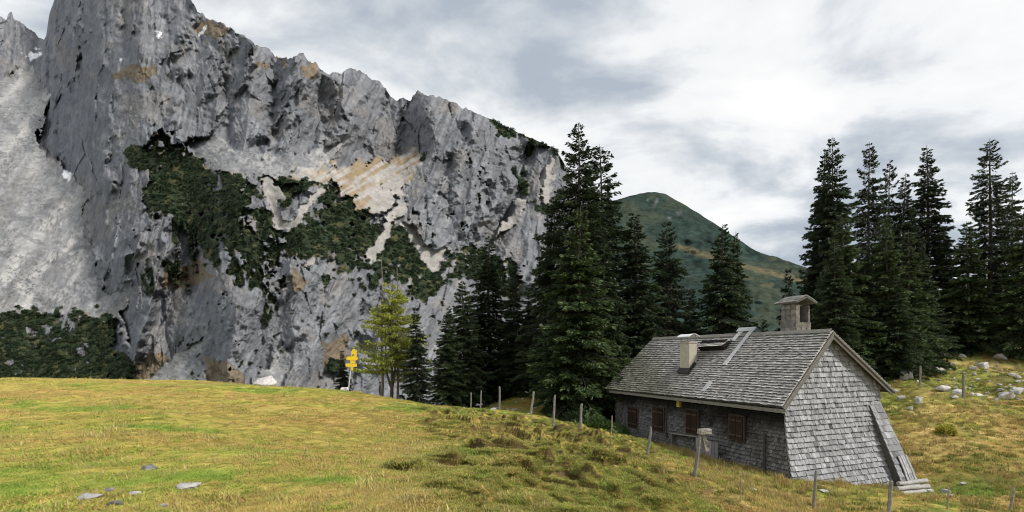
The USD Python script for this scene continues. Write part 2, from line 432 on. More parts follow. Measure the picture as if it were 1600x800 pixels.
gully = zone([(405, 280), (425, 282), (445, 310), (432, 330), (452, 348), (468, 322), (500, 292), (512, 296), (484, 325), (467, 352), (440, 362), (422, 340), (418, 310)],
             [(588, 380), (598, 352), (630, 312), (642, 320), (612, 357), (606, 382), (585, 402), (556, 416)], [(625, 340), (645, 350), (655, 375), (680, 398), (700, 378), (710, 385), (690, 413), (677, 426), (660, 402), (640, 372)],
             [(470, 405), (490, 400), (495, 415), (480, 420)], [(770, 370), (800, 330), (812, 300), (818, 330), (790, 365)], [(860, 240), (868, 262), (850, 320), (842, 318)])
apron = zone([(420, 258), (480, 262), (560, 255), (620, 240), (655, 228), (672, 235), (650, 270), (628, 310), (600, 345), (560, 325), (520, 295), (480, 280)])
brown = zone([(320, 565), (370, 570), (385, 600), (390, 640), (310, 640)], [(160, 600), (240, 550), (265, 560), (220, 640)], [(300, 42), (330, 28), (360, 48), (345, 62), (310, 60)], [(160, 115), (200, 108), (250, 100), (240, 122), (200, 128)],
             [(428, 82), (450, 88), (448, 102), (432, 98)], [(470, 105), (490, 92), (500, 112), (482, 132)], [(250, 425), (320, 405), (330, 440), (260, 455)], [(395, 95), (425, 105), (420, 112), (395, 108)], [(455, 410), (480, 430), (460, 480)],
             [(100, 470), (130, 465), (125, 492), (100, 492)], [(500, 540), (545, 520), (540, 570), (510, 580)])
snow = zone([(95, 262), (106, 264), (108, 280), (102, 286), (96, 276)], [(244, 48), (254, 50), (250, 60), (244, 58)], [(244, 66), (254, 68), (252, 72), (246, 70)], [(308, 58), (326, 40), (330, 44), (314, 58)], [(282, 72), (292, 64), (292, 70), (285, 74)], [(298, 50), (304, 46), (302, 54)],
            [(186, 92), (193, 90), (190, 102), (184, 104)], [(44, 90), (60, 75), (66, 78), (52, 96)], [(56, 98), (62, 96), (62, 104), (58, 104)], [(72, 148), (80, 148), (78, 153), (72, 152)], [(272, 57), (278, 56), (276, 61)], [(25, 82), (38, 84), (38, 88), (26, 86)], [(219, 75), (228, 76), (226, 80)])
darkrock = zone([(72, 165), (100, 110), (160, 130), (150, 210), (110, 260), (70, 235), (60, 215)], [(76, 110), (180, 90), (190, 110), (80, 125)])

sil = np.array([(-320, 60), (-200, 20), (-100, 40), (-40, 15), (0, 25), (10, 33), (13, 22), (18, 20), (22, 30), (40, 42), (55, 53), (66, 62), (72, 58), (76, 28), (84, 3), (92, -30), (130, -62), (190, -70), (250, -55), (283, -40), (300, 0), (308, 18), (320, 25), (345, 35), (360, 45), (385, 58), (405, 72), (420, 78), (430, 91), (450, 92), (458, 87), (474, 85), (482, 95), (492, 98), (500, 106), (510, 112), (516, 114), (524, 111), (533, 118), (540, 110), (548, 107), (560, 112), (570, 117), (580, 125), (592, 130), (602, 137), (610, 150), (618, 157), (632, 154), (642, 156), (646, 146), (653, 140), (662, 147), (674, 150), (690, 152), (700, 158), (720, 166), (745, 178), (770, 187), (795, 200), (820, 212), (845, 222), (868, 234), (886, 262), (910, 320), (940, 390), (980, 470), (1040, 560)], float)
fade = 1.0


def smp(m, x, y):
    return map_coordinates(m, [(y - Y0) / 2.0, (x - X0) / 2.0], order=1, mode='nearest')


# slope of the ground in every direction of sight -> distance, from the foot upwards
tanm = 2.3 + 0 * pine
tanm = tanm * (1 - scree) + 0.92 * scree
tanm = tanm * (1 - apron) + 1.05 * apron
tanm = tanm * (1 - pine) + 1.25 * pine
ysr = np.arange(Y0, Y1, 2.0)
e = (HOR - ysr) / F
lnD = np.zeros_like(tanm)
dl = (2.0 / F) / np.maximum(tanm - np.maximum(e, 0)[:, None], 0.28)
lnD = np.cumsum(dl[::-1], axis=0)[::-1]
k0 = int((640 - Y0) / 2)
lnD = lnD - lnD[k0]
xs_r = np.arange(X0, X1, 2.0)
base = 330 + 190 * np.clip((xs_r - 350) / 550, 0, 1.5) ** 1.6 + 30 * np.sin(xs_r / 90) + 60 * np.clip((250 - xs_r) / 300, 0, 1)
lnD = gaussian_filter(lnD + np.log(base), (4, 7))

mx = np.arange(-300, 1030, 1.32)
ys_ = np.interp(mx, sil[:, 0], sil[:, 1])
jag = (fbm(mx / 9, mx * 0, 3, 61) - .5) * 9 + (fbm(mx / 3, mx * 0 + 5, 2, 62) - .5) * 4
ys_ = ys_ + jag * (1 - sstep(700, 780, mx) * .7)
NR = 540
tt = np.linspace(0, 1, NR)[:, None]
PY = 700 + (ys_[None, :] - 700) * tt
PX = np.broadcast_to(mx, PY.shape).copy()
# sampling positions warped by noise so that the edges of the covers are ragged
wx_, wy_ = (fbm(PX / 14, PY / 14, 4, 71) - .5) * 22, (fbm(PX / 14, PY / 14, 4, 72) - .5) * 22
SX, SY = PX + wx_, PY + wy_
n_a, n_b, n_c = fbm(PX / 9, PY / 9, 4, 73), fbm(PX / 26, PY / 26, 4, 74), fbm(PX / 4, PY / 4, 3, 75)
pw = smp(gaussian_filter(pine, 5), SX, SY)
w_p = sstep(.42, .58, smp(pine, SX, SY) + ((n_a - .5) * 2.0 + (n_b - .5) * 1.7) * np.clip(pw * 2.2, 0, 1))
w_p = np.maximum(w_p, sstep(.05, .17, smp(pinespots, SX, SY) * (fbm(PX / 13, PY / 22, 4, 76) - .47)))
stray = sstep(.735, .78, fbm(PX / 7, PY / 9, 3, 77)) * sstep(.5, .62, n_b) * sstep(180, 330, PY) * (PX > 150)
w_p = np.maximum(w_p, stray)
w_s = sstep(.4, .6, smp(scree, SX, SY) + (n_a - .5) * .35)
w_g = sstep(.38, .62, smp(gully, PX + wx_ * .9, PY + wy_ * .9) + (n_a - .5) * 1.1)
w_a = sstep(.3, .75, smp(apron, SX + wx_ * .5, SY + wy_ * .5) + (n_a - .5) * .8)
w_b = sstep(.4, .6, smp(brown, SX, SY) + (n_a - .5) * .9)
w_w = sstep(.30, .5, smp(snow, PX + wx_ * .8, PY + wy_ * .8) + (n_c - .5) * .5)
w_d = smp(darkrock, SX, SY)
w_p = w_p * (1 - w_w) * (1 - w_g * .9)
rock = (1 - w_s) * (1 - w_a * .8) * (1 - w_g) * (1 - w_p * .55)
# crags: ribs and gullies, then faceted blocks
aw = .10 + .36 * sstep(200, 480, PX + .3 * PY) - .12 * sstep(640, 800, PX)
QX, QY = np.cos(aw) * PX + np.sin(aw) * PY, -np.sin(aw) * PX + np.cos(aw) * PY
def ridge(x, y, octv, seed, gain=.5):
    """Sharp crests with open hollows between them, 0 .. 1."""
    s, a, t, w = 0.0, 1.0, 0.0, 1.0
    for o in range(octv):
        c, d = math.cos(o * .5), math.sin(o * .5)
        r = (1 - np.abs(2 * vnoise((c * x - d * y) * 2.03 ** o, (d * x + c * y) * 2.03 ** o, seed + o * 17) - 1)) ** 1.5
        s, t = s + a * r * w, t + a
        w = np.clip(r * 1.6, .25, 1)
        a *= gain
    return s / t


rel = -0.095 * ridge(QX / 90 + .5 * n_b, QY / 230, 2, 81) - 0.023 * ridge(QX / 30 + .5 * n_b, QY / 150, 3, 82, .45) - 0.0042 * ridge(QX / 10 + .3 * n_a, QY / 62, 3, 83, .5)
rel = rel - 0.0016 * ridge(QX / 4.2, QY / 17, 3, 121, .6)
rel = rel - 0.0026 * ridge((PX + .8 * PY) / 12, (PY - .8 * PX) / 70, 3, 93, .5) * sstep(.35, .6, n_b)


def spine(pts, width, amp):
    """A rib (amp < 0, towards the valley) or a gully (amp > 0) along a line down the wall."""
    p = np.asarray(pts, float)
    q = np.stack([(PX + wx_ * .6).ravel(), (PY + wy_ * .6).ravel()], 1)
    best = np.full(len(q), 1e9)
    for a, b in zip(p[:-1], p[1:]):
        t = np.clip(((q - a) @ (b - a)) / ((b - a) @ (b - a)), 0, 1)
        best = np.minimum(best, np.linalg.norm(q - a - t[:, None] * (b - a), axis=1))
    return (amp * np.maximum(1 - best / width, 0) ** 1.3).reshape(PX.shape)


for pts, wd, am in (([(285, 20), (258, 110), (235, 190), (203, 300), (190, 450), (215, 540)], 75, -.085), ([(268, 232), (330, 268), (400, 330), (445, 395), (500, 430)], 60, -.05),
                    ([(655, 150), (690, 235), (655, 310), (640, 365)], 55, -.06), ([(560, 418), (525, 480), (480, 560), (440, 610)], 55, -.06), ([(610, 440), (640, 540), (660, 640)], 50, -.05),
                    ([(370, 470), (352, 610)], 38, -.05), ([(290, 470), (300, 560)], 34, -.045), ([(770, 192), (800, 300), (785, 420)], 45, -.05), ([(872, 240), (850, 330), (830, 430)], 45, -.05), ([(740, 200), (735, 330)], 40, -.05),
                    ([(475, 92), (470, 190), (440, 250)], 40, -.04), ([(545, 112), (530, 190), (500, 255)], 38, -.04), ([(395, 70), (390, 170), (380, 235)], 36, -.04), ([(330, 40), (320, 130), (310, 210)], 34, -.035), ([(110, 0), (105, 110)], 30, -.03), ([(165, 0), (160, 100)], 26, -.03), ([(225, 0), (220, 80)], 28, -.03), ([(600, 140), (590, 220)], 32, -.035),
                    ([(150, 205), (140, 340), (185, 480), (212, 560)], 26, .04), ([(352, 130), (362, 225)], 16, .03), ([(432, 110), (428, 200), (410, 245)], 16, .03), ([(612, 152), (565, 235)], 20, .035), ([(760, 300), (720, 390)], 18, .03),
                    ([(330, 470), (342, 600)], 14, .03), ([(197, 20), (192, 105)], 9, .02), ([(135, 10), (128, 90)], 9, .015), ([(505, 112), (485, 220)], 14, .025), ([(820, 240), (812, 300), (765, 380)], 18, .035), ([(640, 160), (625, 235)], 14, .025), ([(250, 470), (265, 570)], 14, .025), ([(705, 240), (700, 340)], 9, .015), ([(405, 500), (415, 600)], 16, .03)):
    rel = rel + spine(pts, wd * 1.15, am * .8)


def facets(step, seed, grad):
    rg = np.random.default_rng(seed)
    n = int(1330 / step * 900 / step / 3)
    s = np.stack([rg.uniform(-310, 1040, n), rg.uniform(-100, 720, n) / 3.0], 1)
    
    q = np.stack([(PX + wx_ * .15).ravel(), (PY + wy_ * .15).ravel() / 3.0], 1)
    i = cKDTree(s).query(q, workers=-1)[1]
    g = rg.normal(0, grad, (n, 2))
    return ((q - s[i]) * g[i]).sum(1).reshape(PX.shape)


rel = rel - np.percentile(rel, 45)
rel = rel + facets(20, 5, .00028) + facets(8, 6, .00018)
lnv = smp(lnD, PX, PY) + rel * rock + (fbm(PX / 30, PY / 30, 4, 84) - .5) * .02 * (1 - rock) - .004 * w_p * billow(PX / 4, PY / 4, 2, 85) - .010 * w_s * ridge((PX + .75 * PY) / 34, (PY - .75 * PX) / 150, 2, 95) + .002 * w_s * fbm(PX / 6, PY / 5, 3, 96) - .0022 * w_s * sstep(.60, .70, fbm(PX / 3.2, PY / 2.4, 2, 98))
D = np.exp(lnv)
MZ = (HOR - PY) / F * D
MXw = (PX - 800) / F * D
# covers: what the slope is made of
mc = np.tile(np.array([.166, .172, .188]), PX.shape + (1,))
mc = mc * (.80 + .4 * n_b)[..., None]
mc = mixc(mc, (.27, .275, .29), sstep(.55, .7, fbm(QX / 7, QY / 34, 4, 86)) * .4)
mc = mixc(mc, (.215, .195, .175), sstep(.56, .7, fbm(PX / 40, PY / 40, 4, 87)) * .4)
mc = mixc(mc, (.15, .16, .19), w_d * .5)
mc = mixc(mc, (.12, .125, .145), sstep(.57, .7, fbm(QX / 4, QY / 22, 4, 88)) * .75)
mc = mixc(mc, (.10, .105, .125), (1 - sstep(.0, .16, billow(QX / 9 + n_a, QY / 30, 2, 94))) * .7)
mc = mixc(mc, (.17, .125, .07), w_b * .75)
mc = mixc(mc, (.225, .228, .236), w_s * .95)
mc = mixc(mc, (.30, .298, .295), w_s * sstep(.5, .65, fbm((PX + .75 * PY) / 9, (PY - .75 * PX) / 60, 4, 89)) * .7)
mc = mixc(mc, (.13, .135, .145), w_s * sstep(.55, .72, fbm(PX / 22, PY / 9, 5, 90, .62)) * .75)
mc = mixc(mc, (.17, .168, .165), w_s * sstep(.55, .68, fbm((PX + .75 * PY) / 12, (PY - .75 * PX) / 90, 4, 92)) * .6)
ap = fbm((PX * .5 + PY * .85) / 6, (PX * .85 - PY * .5) / 60, 4, 91)
for ln, wd in (([(135, 290), (95, 330), (45, 385), (10, 430), (-60, 480)], 15), ([(70, 150), (40, 200), (0, 245), (-80, 320)], 15), ([(150, 330), (110, 380), (60, 420), (40, 480)], 9), ([(55, 105), (10, 150), (-60, 190)], 10), ([(30, 440), (40, 470), (20, 500)], 13)):
    mc = mixc(mc, (.36, .355, .35), np.clip(spine(ln, wd, 1.6) * (.4 + 1.2 * n_a), 0, 1) * w_s * .75)
mc = mixc(mc, (.12, .12, .125), w_s * sstep(.60, .68, fbm(PX / 3.2, PY / 2.4, 2, 98)) * sstep(.40, .6, fbm(PX / 40, PY / 25, 3, 99)) * .8)
mc = mixc(mc, (.15, .155, .168), w_s * sstep(.60, .66, fbm((PX + .5 * PY) / 30, (PY - .5 * PX) / 12, 5, 123, .6)) * .7)
mc = mixc(mc, (.33, .31, .29), w_a * .8)
mc = mixc(mc, (.205, .14, .058), w_a * sstep(.40, .66, ap + .35 * (n_a - .5)) * .75 * sstep(440, 520, PX))
mc = mixc(mc, (.31, .293, .275), w_g * .85)
mc = mixc(mc, (.20, .15, .07), (1 - w_g) * sstep(.3, .5, smp(pine, PX, PY)) * (1 - w_p) * sstep(.45, .6, n_b) * .6)
mc = mixc(mc, (.024, .034, .018), w_p)
mc = mixc(mc, (.085, .08, .038), w_p * sstep(.60, .70, fbm(PX / 11, PY / 8, 4, 79)) * .7)
mc = mixc(mc, (.80, .82, .85), w_w)
mc = mc * (.86 + .28 * n_c)[..., None]
# the far side, falling away behind the crest
back = []
for kx, dz in ((1.03, 12), (1.12, 120), (1.35, 420), (1.6, 900)):
    back.append(np.stack([MXw[-1] * kx, D[-1] * kx, np.maximum(MZ[-1] - dz, -90)], -1))
mv = np.concatenate([np.stack([MXw, D, MZ], -1), np.array(back)], 0)
mcc = np.concatenate([mc, np.repeat(mc[-1:], 4, 0)], 0)
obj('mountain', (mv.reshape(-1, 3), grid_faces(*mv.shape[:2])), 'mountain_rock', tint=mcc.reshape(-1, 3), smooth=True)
rl = (1 - .72 * np.maximum(np.maximum(w_s, w_g), w_a * .6)) * (1 - .5 * w_p)
rl = np.concatenate([rl, np.repeat(rl[-1:], 4, 0)], 0).astype(np.float32).ravel()
UsdGeom.PrimvarsAPI(stage.GetPrimAtPath('/World/mountain')).CreatePrimvar('relief', Sdf.ValueTypeNames.FloatArray, 'vertex').Set(Vt.FloatArray.FromNumpy(rl))
tag(stage.GetPrimAtPath('/World/mountain'), kind='structure')

# dwarf pines covering the ledges and the foot of the mountain
rg = np.random.default_rng(11)
cand = rg.integers(0, mv.shape[0] - 5, 110000), rg.integers(0, mv.shape[1] - 1, 110000)
keep = (w_p[cand] > .6) & (fbm(PX[cand] / 6, PY[cand] / 5, 3, 78) > rg.uniform(.30, .54, 110000))
ci, cj = cand[0][keep], cand[1][keep]


def clump_vf(seed, n, tall, ln):
    """A bush of small leafy faces."""
    g = np.random.default_rng(seed)
    d = g.normal(size=(n, 3))
    d[:, 2] = np.abs(d[:, 2])
    d /= np.linalg.norm(d, axis=1, keepdims=True)
    p = d * g.uniform(.35, 1, (n, 1)) * [1, 1, tall]
    o = d + g.normal(0, .5, (n, 3)) + [0, 0, .4]
    o /= np.linalg.norm(o, axis=1, keepdims=True)
    s = np.cross(o, g.normal(size=(n, 3)))
    s /= np.linalg.norm(s, axis=1, keepdims=True)
    v = np.stack([p - s * ln * .35, p + s * ln * .35, p + o * ln], 1).reshape(-1, 3)
    return v, np.arange(3 * n).reshape(-1, 3)


def shade(n, col, seed, var=.3):
    g = np.random.default_rng(seed)
    return np.repeat(np.asarray(col) * g.uniform(1 - var, 1 + var, (n, 1)), 3, 0)


def cone_tree(seed, n):
    g = np.random.default_rng(seed)
    t = g.uniform(0, 1, n) ** 1.4
    a = g.uniform(0, 2 * np.pi, n)
    r = .30 * (1 - t) * g.uniform(.5, 1.1, n)
    p = np.stack([r * np.cos(a), r * np.sin(a), t * 1.9], 1)
    o = np.stack([np.cos(a), np.sin(a), -.3 + 0 * a], 1)
    s = np.cross(o, [0, 0, 1.0])
    v = np.stack([p - s * .07, p + s * .07, p + o * .28 * (1.15 - t)[:, None]], 1).reshape(-1, 3)
    return v, np.arange(3 * n).reshape(-1, 3)


protos = [(clump_vf(1, 60, .7, .5), 'needles', shade(60, (.018, .033, .016), 1)), (clump_vf(2, 60, .9, .45), 'needles', shade(60, (.032, .050, .022), 2)), (cone_tree(3, 110), 'needles', shade(110, (.020, .035, .019), 3))]
low = (PY[ci, cj] > 330) & (PX[ci, cj] > 210) & (PX[ci, cj] < 480)
pidx = np.where(low & (rg.uniform(size=len(ci)) < .35), 2, rg.integers(0, 2, len(ci)))
psc = rg.uniform(.9, 2.5, len(ci)) * (D[ci, cj] / 420) * np.where(pidx == 2, 1.8, 1.0)
instancer('dwarf_pine', protos, mv[ci, cj] - [0, 0, .3], pidx, psc, rg.uniform(0, 6.28, len(ci)), 'dark green dwarf pines covering the ledges and foot of the grey mountain', 'dwarf pines')

# ------------------------------------------------------------------ the green hill on the right, farther off
hs = np.array([(820, 420), (900, 345), (968, 310), (1000, 302), (1020, 299), (1040, 303), (1070, 320), (1110, 345), (1150, 372), (1180, 392), (1215, 402), (1240, 412), (1290, 425), (1400, 440), (1500, 462), (1600, 470), (1800, 455), (2100, 430), (2500, 470)], float)
hx = np.arange(820, 2500, 3.0)
hy = np.interp(hx, hs[:, 0], hs[:, 1]) + (fbm(hx / 12, hx * 0, 3, 101) - .5) * 3
th = np.linspace(0, 1, 150)[:, None]
HY = 640 + (hy[None] - 640) * th
HX = np.broadcast_to(hx, HY.shape)
HD = 480 * np.exp(1.35 * ((640 - HY) / 340) ** .9 + .10 * (fbm(HX / 60, HY / 45, 4, 102) - .5) + .012 * (billow(HX / 16, HY / 16, 3, 103) - .5))
hc = np.tile(np.array([.020, .036, .030]), HX.shape + (1,)) * (.35 + 1.3 * fbm(HX / 9, HY / 5, 5, 104, .65))[..., None]
hc = mixc(hc, (.045, .055, .035), sstep(.5, .7, fbm(HX / 34, HY / 20, 4, 109)) * .7)
band = np.exp(-((HY - (392 + (HX - 1075) * .26 + 9 * (fbm(HX / 30, HX * 0, 3, 105) - .5))) / 6.5) ** 2) * sstep(1030, 1065, HX)
hc = mixc(hc, (.12, .105, .06), np.clip(band * 1.2 - .9 * fbm(HX / 12, HY / 6, 3, 106) * 1.1 + .1, 0, 1))
hc = mixc(hc, (.10, .09, .055), sstep(.66, .76, fbm(HX / 40, HY / 14, 4, 107)) * .55 * sstep(360, 420, HY))
for cx, cy, rx, ry in ((1024, 318, 5, 12), (1062, 332, 8, 7), (1046, 341, 6, 5), (1012, 312, 3, 4)):
    hc = mixc(hc, (.11, .118, .12), np.clip(.6 - ((HX - cx - .35 * (cy - HY)) / rx) ** 2 - ((HY - cy) / ry) ** 2 + 1.2 * (fbm(HX / 4, HY / 4, 3, 108) - .5), 0, 1))
hb = [np.stack([(hx - 800) / F * HD[-1] * k, HD[-1] * k, np.maximum((HOR - hy) / F * HD[-1] - dz, -90)], -1) for k, dz in ((1.05, 20), (1.3, 160), (1.7, 500))]
hv = np.concatenate([np.stack([(HX - 800) / F * HD, HD, (HOR - HY) / F * HD], -1), np.array(hb)], 0)
hcc = np.concatenate([hc, np.repeat(hc[-1:], 3, 0)], 0)
obj('hill', (hv.reshape(-1, 3), grid_faces(*hv.shape[:2])), 'hill_cover', tint=hcc.reshape(-1, 3), smooth=True)
tag(stage.GetPrimAtPath('/World/hill'), kind='structure')

# ------------------------------------------------------------------ grass
GR = np.random.default_rng(21)


def tuft(seed, n, h, rad, lean, w, col, tip):
    g = np.random.default_rng(seed)
    a, r = g.uniform(0, 6.283, n), rad * np.sqrt(g.uniform(0, 1, n))
    p = np.stack([r * np.cos(a), r * np.sin(a), -0.02 + 0 * a], 1)
    b = g.uniform(0, 6.283, n)
    ln = h * g.uniform(.55, 1.15, n)
    le = lean * g.uniform(.2, 1, n)
    o = np.stack([np.cos(b) * le, np.sin(b) * le, np.ones(n)], 1)
    o /= np.linalg.norm(o, axis=1, keepdims=True)
    s = np.stack([-np.sin(b), np.cos(b), 0 * b], 1) * w * g.uniform(.7, 1.2, (n, 1))
    mid, top = p + o * ln[:, None] * .55, p + o * ln[:, None] + np.stack([np.cos(b), np.sin(b), -.6 + 0 * b], 1) * (ln * le * .35)[:, None]
    v = np.stack([p - s, p + s, mid + s * .8, mid - s * .8, top], 1).reshape(-1, 3)
    k = np.arange(n)[:, None] * 5
    f = np.concatenate([k + [0, 1, 2], k + [0, 2, 3], k + [3, 2, 4]], 1).reshape(-1, 3)
    c = np.asarray(col) * g.uniform(.7, 1.3, (n, 1))
    t = np.asarray(tip) * g.uniform(.7, 1.3, (n, 1))
    return (v, f), np.stack([c * .8, c * .8, (c + t) / 2, (c + t) / 2, t], 1).reshape(-1, 3)


KINDS = [((.24, .30, .05), (.36, .40, .08)), ((.38, .34, .08), (.50, .43, .13)), ((.47, .36, .12), (.57, .45, .19)), ((.42, .27, .10), (.52, .35, .14)), ((.17, .26, .04), (.25, .35, .06))]
tp = []
for k, (c, t) in enumerate(KINDS):
    vf, tc = tuft(30 + k, 54, .042, .17, 1.3, .0042, c, t)
    tp.append((vf, 'grass_blade', tc))
vfT, tT = tuft(39, 26, .095, .10, .9, .0045, (.36, .32, .10), (.52, .43, .18))
tp.append((vfT, 'grass_blade', tT))
vfS, tS = tuft(40, 70, .052, .15, 1.2, .0048, (.20, .21, .045), (.34, .31, .09))
tp.append((vfS, 'grass_blade', tS))
cK = np.array([np.add(c, t) / 2 for c, t in KINDS])
n = 215000
rad = 3.2 * (42 / 3.2) ** GR.uniform(0, 1, n) ** .95
ang = GR.uniform(-.86, .86, n)
ext = GR.uniform(size=n) < .18
rad, ang = np.where(ext, 5 * 4 ** GR.uniform(0, 1, n), rad), np.where(ext, GR.uniform(-.32, .40, n), ang)
tx, ty = rad * np.sin(ang), rad * np.cos(ang)
tc_ = ground_color(tx, ty, rad)
pick = ((np.log(tc_ + .01)[:, None] + GR.normal(0, .22, (n, 5, 3)) - np.log(cK + .01)) ** 2).sum(-1).argmin(1)
tall = (GR.uniform(size=n) < .03 * sstep(.45, .65, fbm(tx * .7, ty * .7, 3, 69)) + .008)
pick = np.where(tall, 5, pick)
sod = flank(tx, ty) * (GR.uniform(size=n) < .6) > .35
pick = np.where(sod & ~tall, 6, pick)
bare = np.maximum(np.clip(flank(tx, ty) * steps(tx, ty)[1] * 1.6, 0, 1), path_w(tx, ty))
ok = (GR.uniform(size=n) > bare * (.72 + .28 * path_w(tx, ty))) & (GR.uniform(size=n) < .30 + .9 * fbm(tx * .9, ty * .9, 3, 63))
tz = terrain(tx, ty)
tsc = GR.uniform(.55, 1.3, n) * (.55 + 1.1 * fbm(tx * 2.6, ty * 2.6, 3, 67) ** 1.5 * 1.6) * (1 + np.clip(rad - 9, 0, 30) * .02) * (1 - .35 * flank(tx, ty)) * (.65 + .7 * fbm(tx * .5, ty * .5, 3, 64))
instancer('grass', tp, np.stack([tx, ty, tz], 1)[ok], pick[ok], tsc[ok], GR.uniform(0, 6.28, ok.sum()), 'short yellow green autumn grass covering the pasture', 'grass')

# ------------------------------------------------------------------ the hut
RA, RC, RE = np.array([11.12, 16, .845]), np.array([8.86, 15.15, -1.68]), np.array([14.02, 16.9, -1.29])     # near ridge end, near eaves left and right
RB, RD = np.array([7.98, 26, .94]), np.array([5.20, 25.79, -1.86])                                             # far ridge end, far left eave
TH = .323
U_, V_ = np.array([-math.sin(TH), math.cos(TH), 0]), np.array([math.cos(TH), math.sin(TH), 0])
Z_ = np.array([0, 0, 1.0])
RF = RE + U_ * 11.0
hut = thing('shingled_hut', 'weathered grey timber hut clad in wooden shingles, the only building in the hollow', 'hut')
HR = np.random.default_rng(31)
unit = lambda a: np.asarray(a) / np.linalg.norm(a)
# inner walls: floor plan set in from the eaves
wl, wr, wn, wf = RC + V_ * .48, RE - V_ * .38, .28, .30
NL, NRt = wl + U_ * wn, wr + U_ * wn                         # near corners at eaves height
FL, FR = RD + V_ * .48 - U_ * .45, RF - V_ * .38 - U_ * wf
GZb = -5.2
GAPX = RA + U_ * wn - Z_ * .10
FAPX = RB - Z_ * .10 + U_ * .3
low_ = lambda p, z: np.array([p[0], p[1], z])
body = [NL, NRt, FR, FL]
bv = np.array([low_(p, GZb) for p in body] + [p - Z_ * .02 for p in body] + [GAPX - Z_ * .06, FAPX - Z_ * .5])
bf = [[0, 1, 5], [0, 5, 4], [1, 2, 6], [1, 6, 5], [2, 3, 7], [2, 7, 6], [3, 0, 4], [3, 4, 7], [4, 5, 8], [6, 7, 9], [5, 6, 9], [5, 9, 8], [7, 4, 8], [7, 8, 9], [0, 3, 2], [0, 2, 1]]
obj('wall_core', (bv, np.array(bf)), 'old_wood', hut, (.07, .062, .055))


def shingle(o, a, b, nrm, w, L, t0, tilt):
    """One split shingle: butt at o (lower left), a across, b up the surface, thick at the butt."""
    up = unit(b - nrm * tilt)
    p0, p1 = o, o + a * w
    k = [p0 + nrm * t0, p1 + nrm * t0, p1 + up * L + nrm * .004, p0 + up * L + nrm * .004]
    low = [p0, p1, p1 + up * L, p0 + up * L]
    v = np.array(low + k + [p0, p1, k[1], k[0]])
    f = np.array([[4, 5, 6], [4, 6, 7], [8, 9, 10], [8, 10, 11], [1, 2, 6], [1, 6, 5], [3, 0, 4], [3, 4, 7], [2, 3, 7], [2, 7, 6]])
    return v, f


END_SHADE = np.array([.55, .55, 1, 1, 1, 1, 1, 1, .34, .34, .42, .42])[:, None]        # dark end grain, plus the shadow lines between courses painted in


def cover(parent, name, rows, colour, mat, wmin, wmax, singles, stuff_label, seed, th=.02, jit=.012):
    """rows: (left point, right point, up vector, normal, exposed height) per course, from the bottom up."""
    g = np.random.default_rng(seed)
    made = []
    for ri, (pl, pr, up, nrm, ex) in enumerate(rows):
        a = pr - pl
        W = np.linalg.norm(a)
        if W < .04:
            continue
        a = a / W
        x = 0.0
        x -= g.uniform(0, wmin)
        while x < W - .01:
            w = g.uniform(wmin, wmax)
            x0, x1 = max(x, 0), min(x + w, W)
            x += w
            if x1 - x0 < .025:
                continue
            o = pl + a * (x0 + .003) + up * g.uniform(-jit, jit) + nrm * g.uniform(0, .006)
            c = colour(o, g)
            made.append((shingle(o, a, up, nrm, x1 - x0 - .007, ex * 1.35, th * g.uniform(.75, 1.25), .012 / ex * 1.0), c, -np.linalg.norm(o)))
    made.sort(key=lambda m: -m[2])
    for vf, c, _ in made[:singles]:
        obj(name, vf, mat, parent, np.asarray(c) * END_SHADE)
    rest = made[singles:]
    if rest:
        vf = join([m[0] for m in rest])
        tc = np.concatenate([np.asarray(m[1]) * END_SHADE for m in rest])
        tag(obj(name + '_field', vf, mat, parent, tc), stuff_label, kind='stuff')
    return len(made)


def grey(o, g):
    v = g.normal(1, .2)
    warm = g.uniform(0, 1)
    return np.clip(np.array([.245, .25, .264]) * v * (.86 + .28 * float(fbm(np.array(o[0] * 1.6), np.array(o[2] * .9), 3, 8))), .05, .6)


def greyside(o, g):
    d = sstep(.25, 1.35, np.array((NL[2] - .12) - o[2] + .9 * (fbm(np.array(o[1] * .9), np.array(o[2] * 1.5), 3, 7) - .5)))   # rain-washed below; tarry brown above, with the eave shadow painted in
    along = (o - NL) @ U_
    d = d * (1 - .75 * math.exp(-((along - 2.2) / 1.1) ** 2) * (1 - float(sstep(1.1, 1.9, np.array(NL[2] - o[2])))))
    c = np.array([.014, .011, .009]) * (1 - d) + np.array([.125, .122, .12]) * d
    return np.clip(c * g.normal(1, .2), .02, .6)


def greyroof(o, g):
    along = (o - RA) @ U_
    moss = float(sstep(6.5, 10.5, np.array(along + 2.5 * (RA[2] - o[2] - 1.2))))
    c = np.array([.42, .405, .385]) * (1 - moss * .6) + np.array([.14, .145, .075]) * moss * .6
    return np.clip(c * g.normal(1, .18), .03, .6)


# gable wall, its shingled skin flaring outwards towards the ground
gz0 = -4.75
ngab = 30
gable = obj('gable_wall', (np.array([low_(NL, gz0) - U_ * .0, low_(NRt, gz0), NRt, GAPX, NL]) - U_ * .012, np.array([[0, 1, 2], [0, 2, 4], [4, 2, 3]])), 'old_wood', hut, (.06, .056, .05))
zt = np.linspace(gz0, GAPX[2] - .03, ngab + 1)


def flare(z):
    return .42 * max(0, (NL[2] - .2 - z) / (NL[2] - .2 - gz0)) ** 1.5


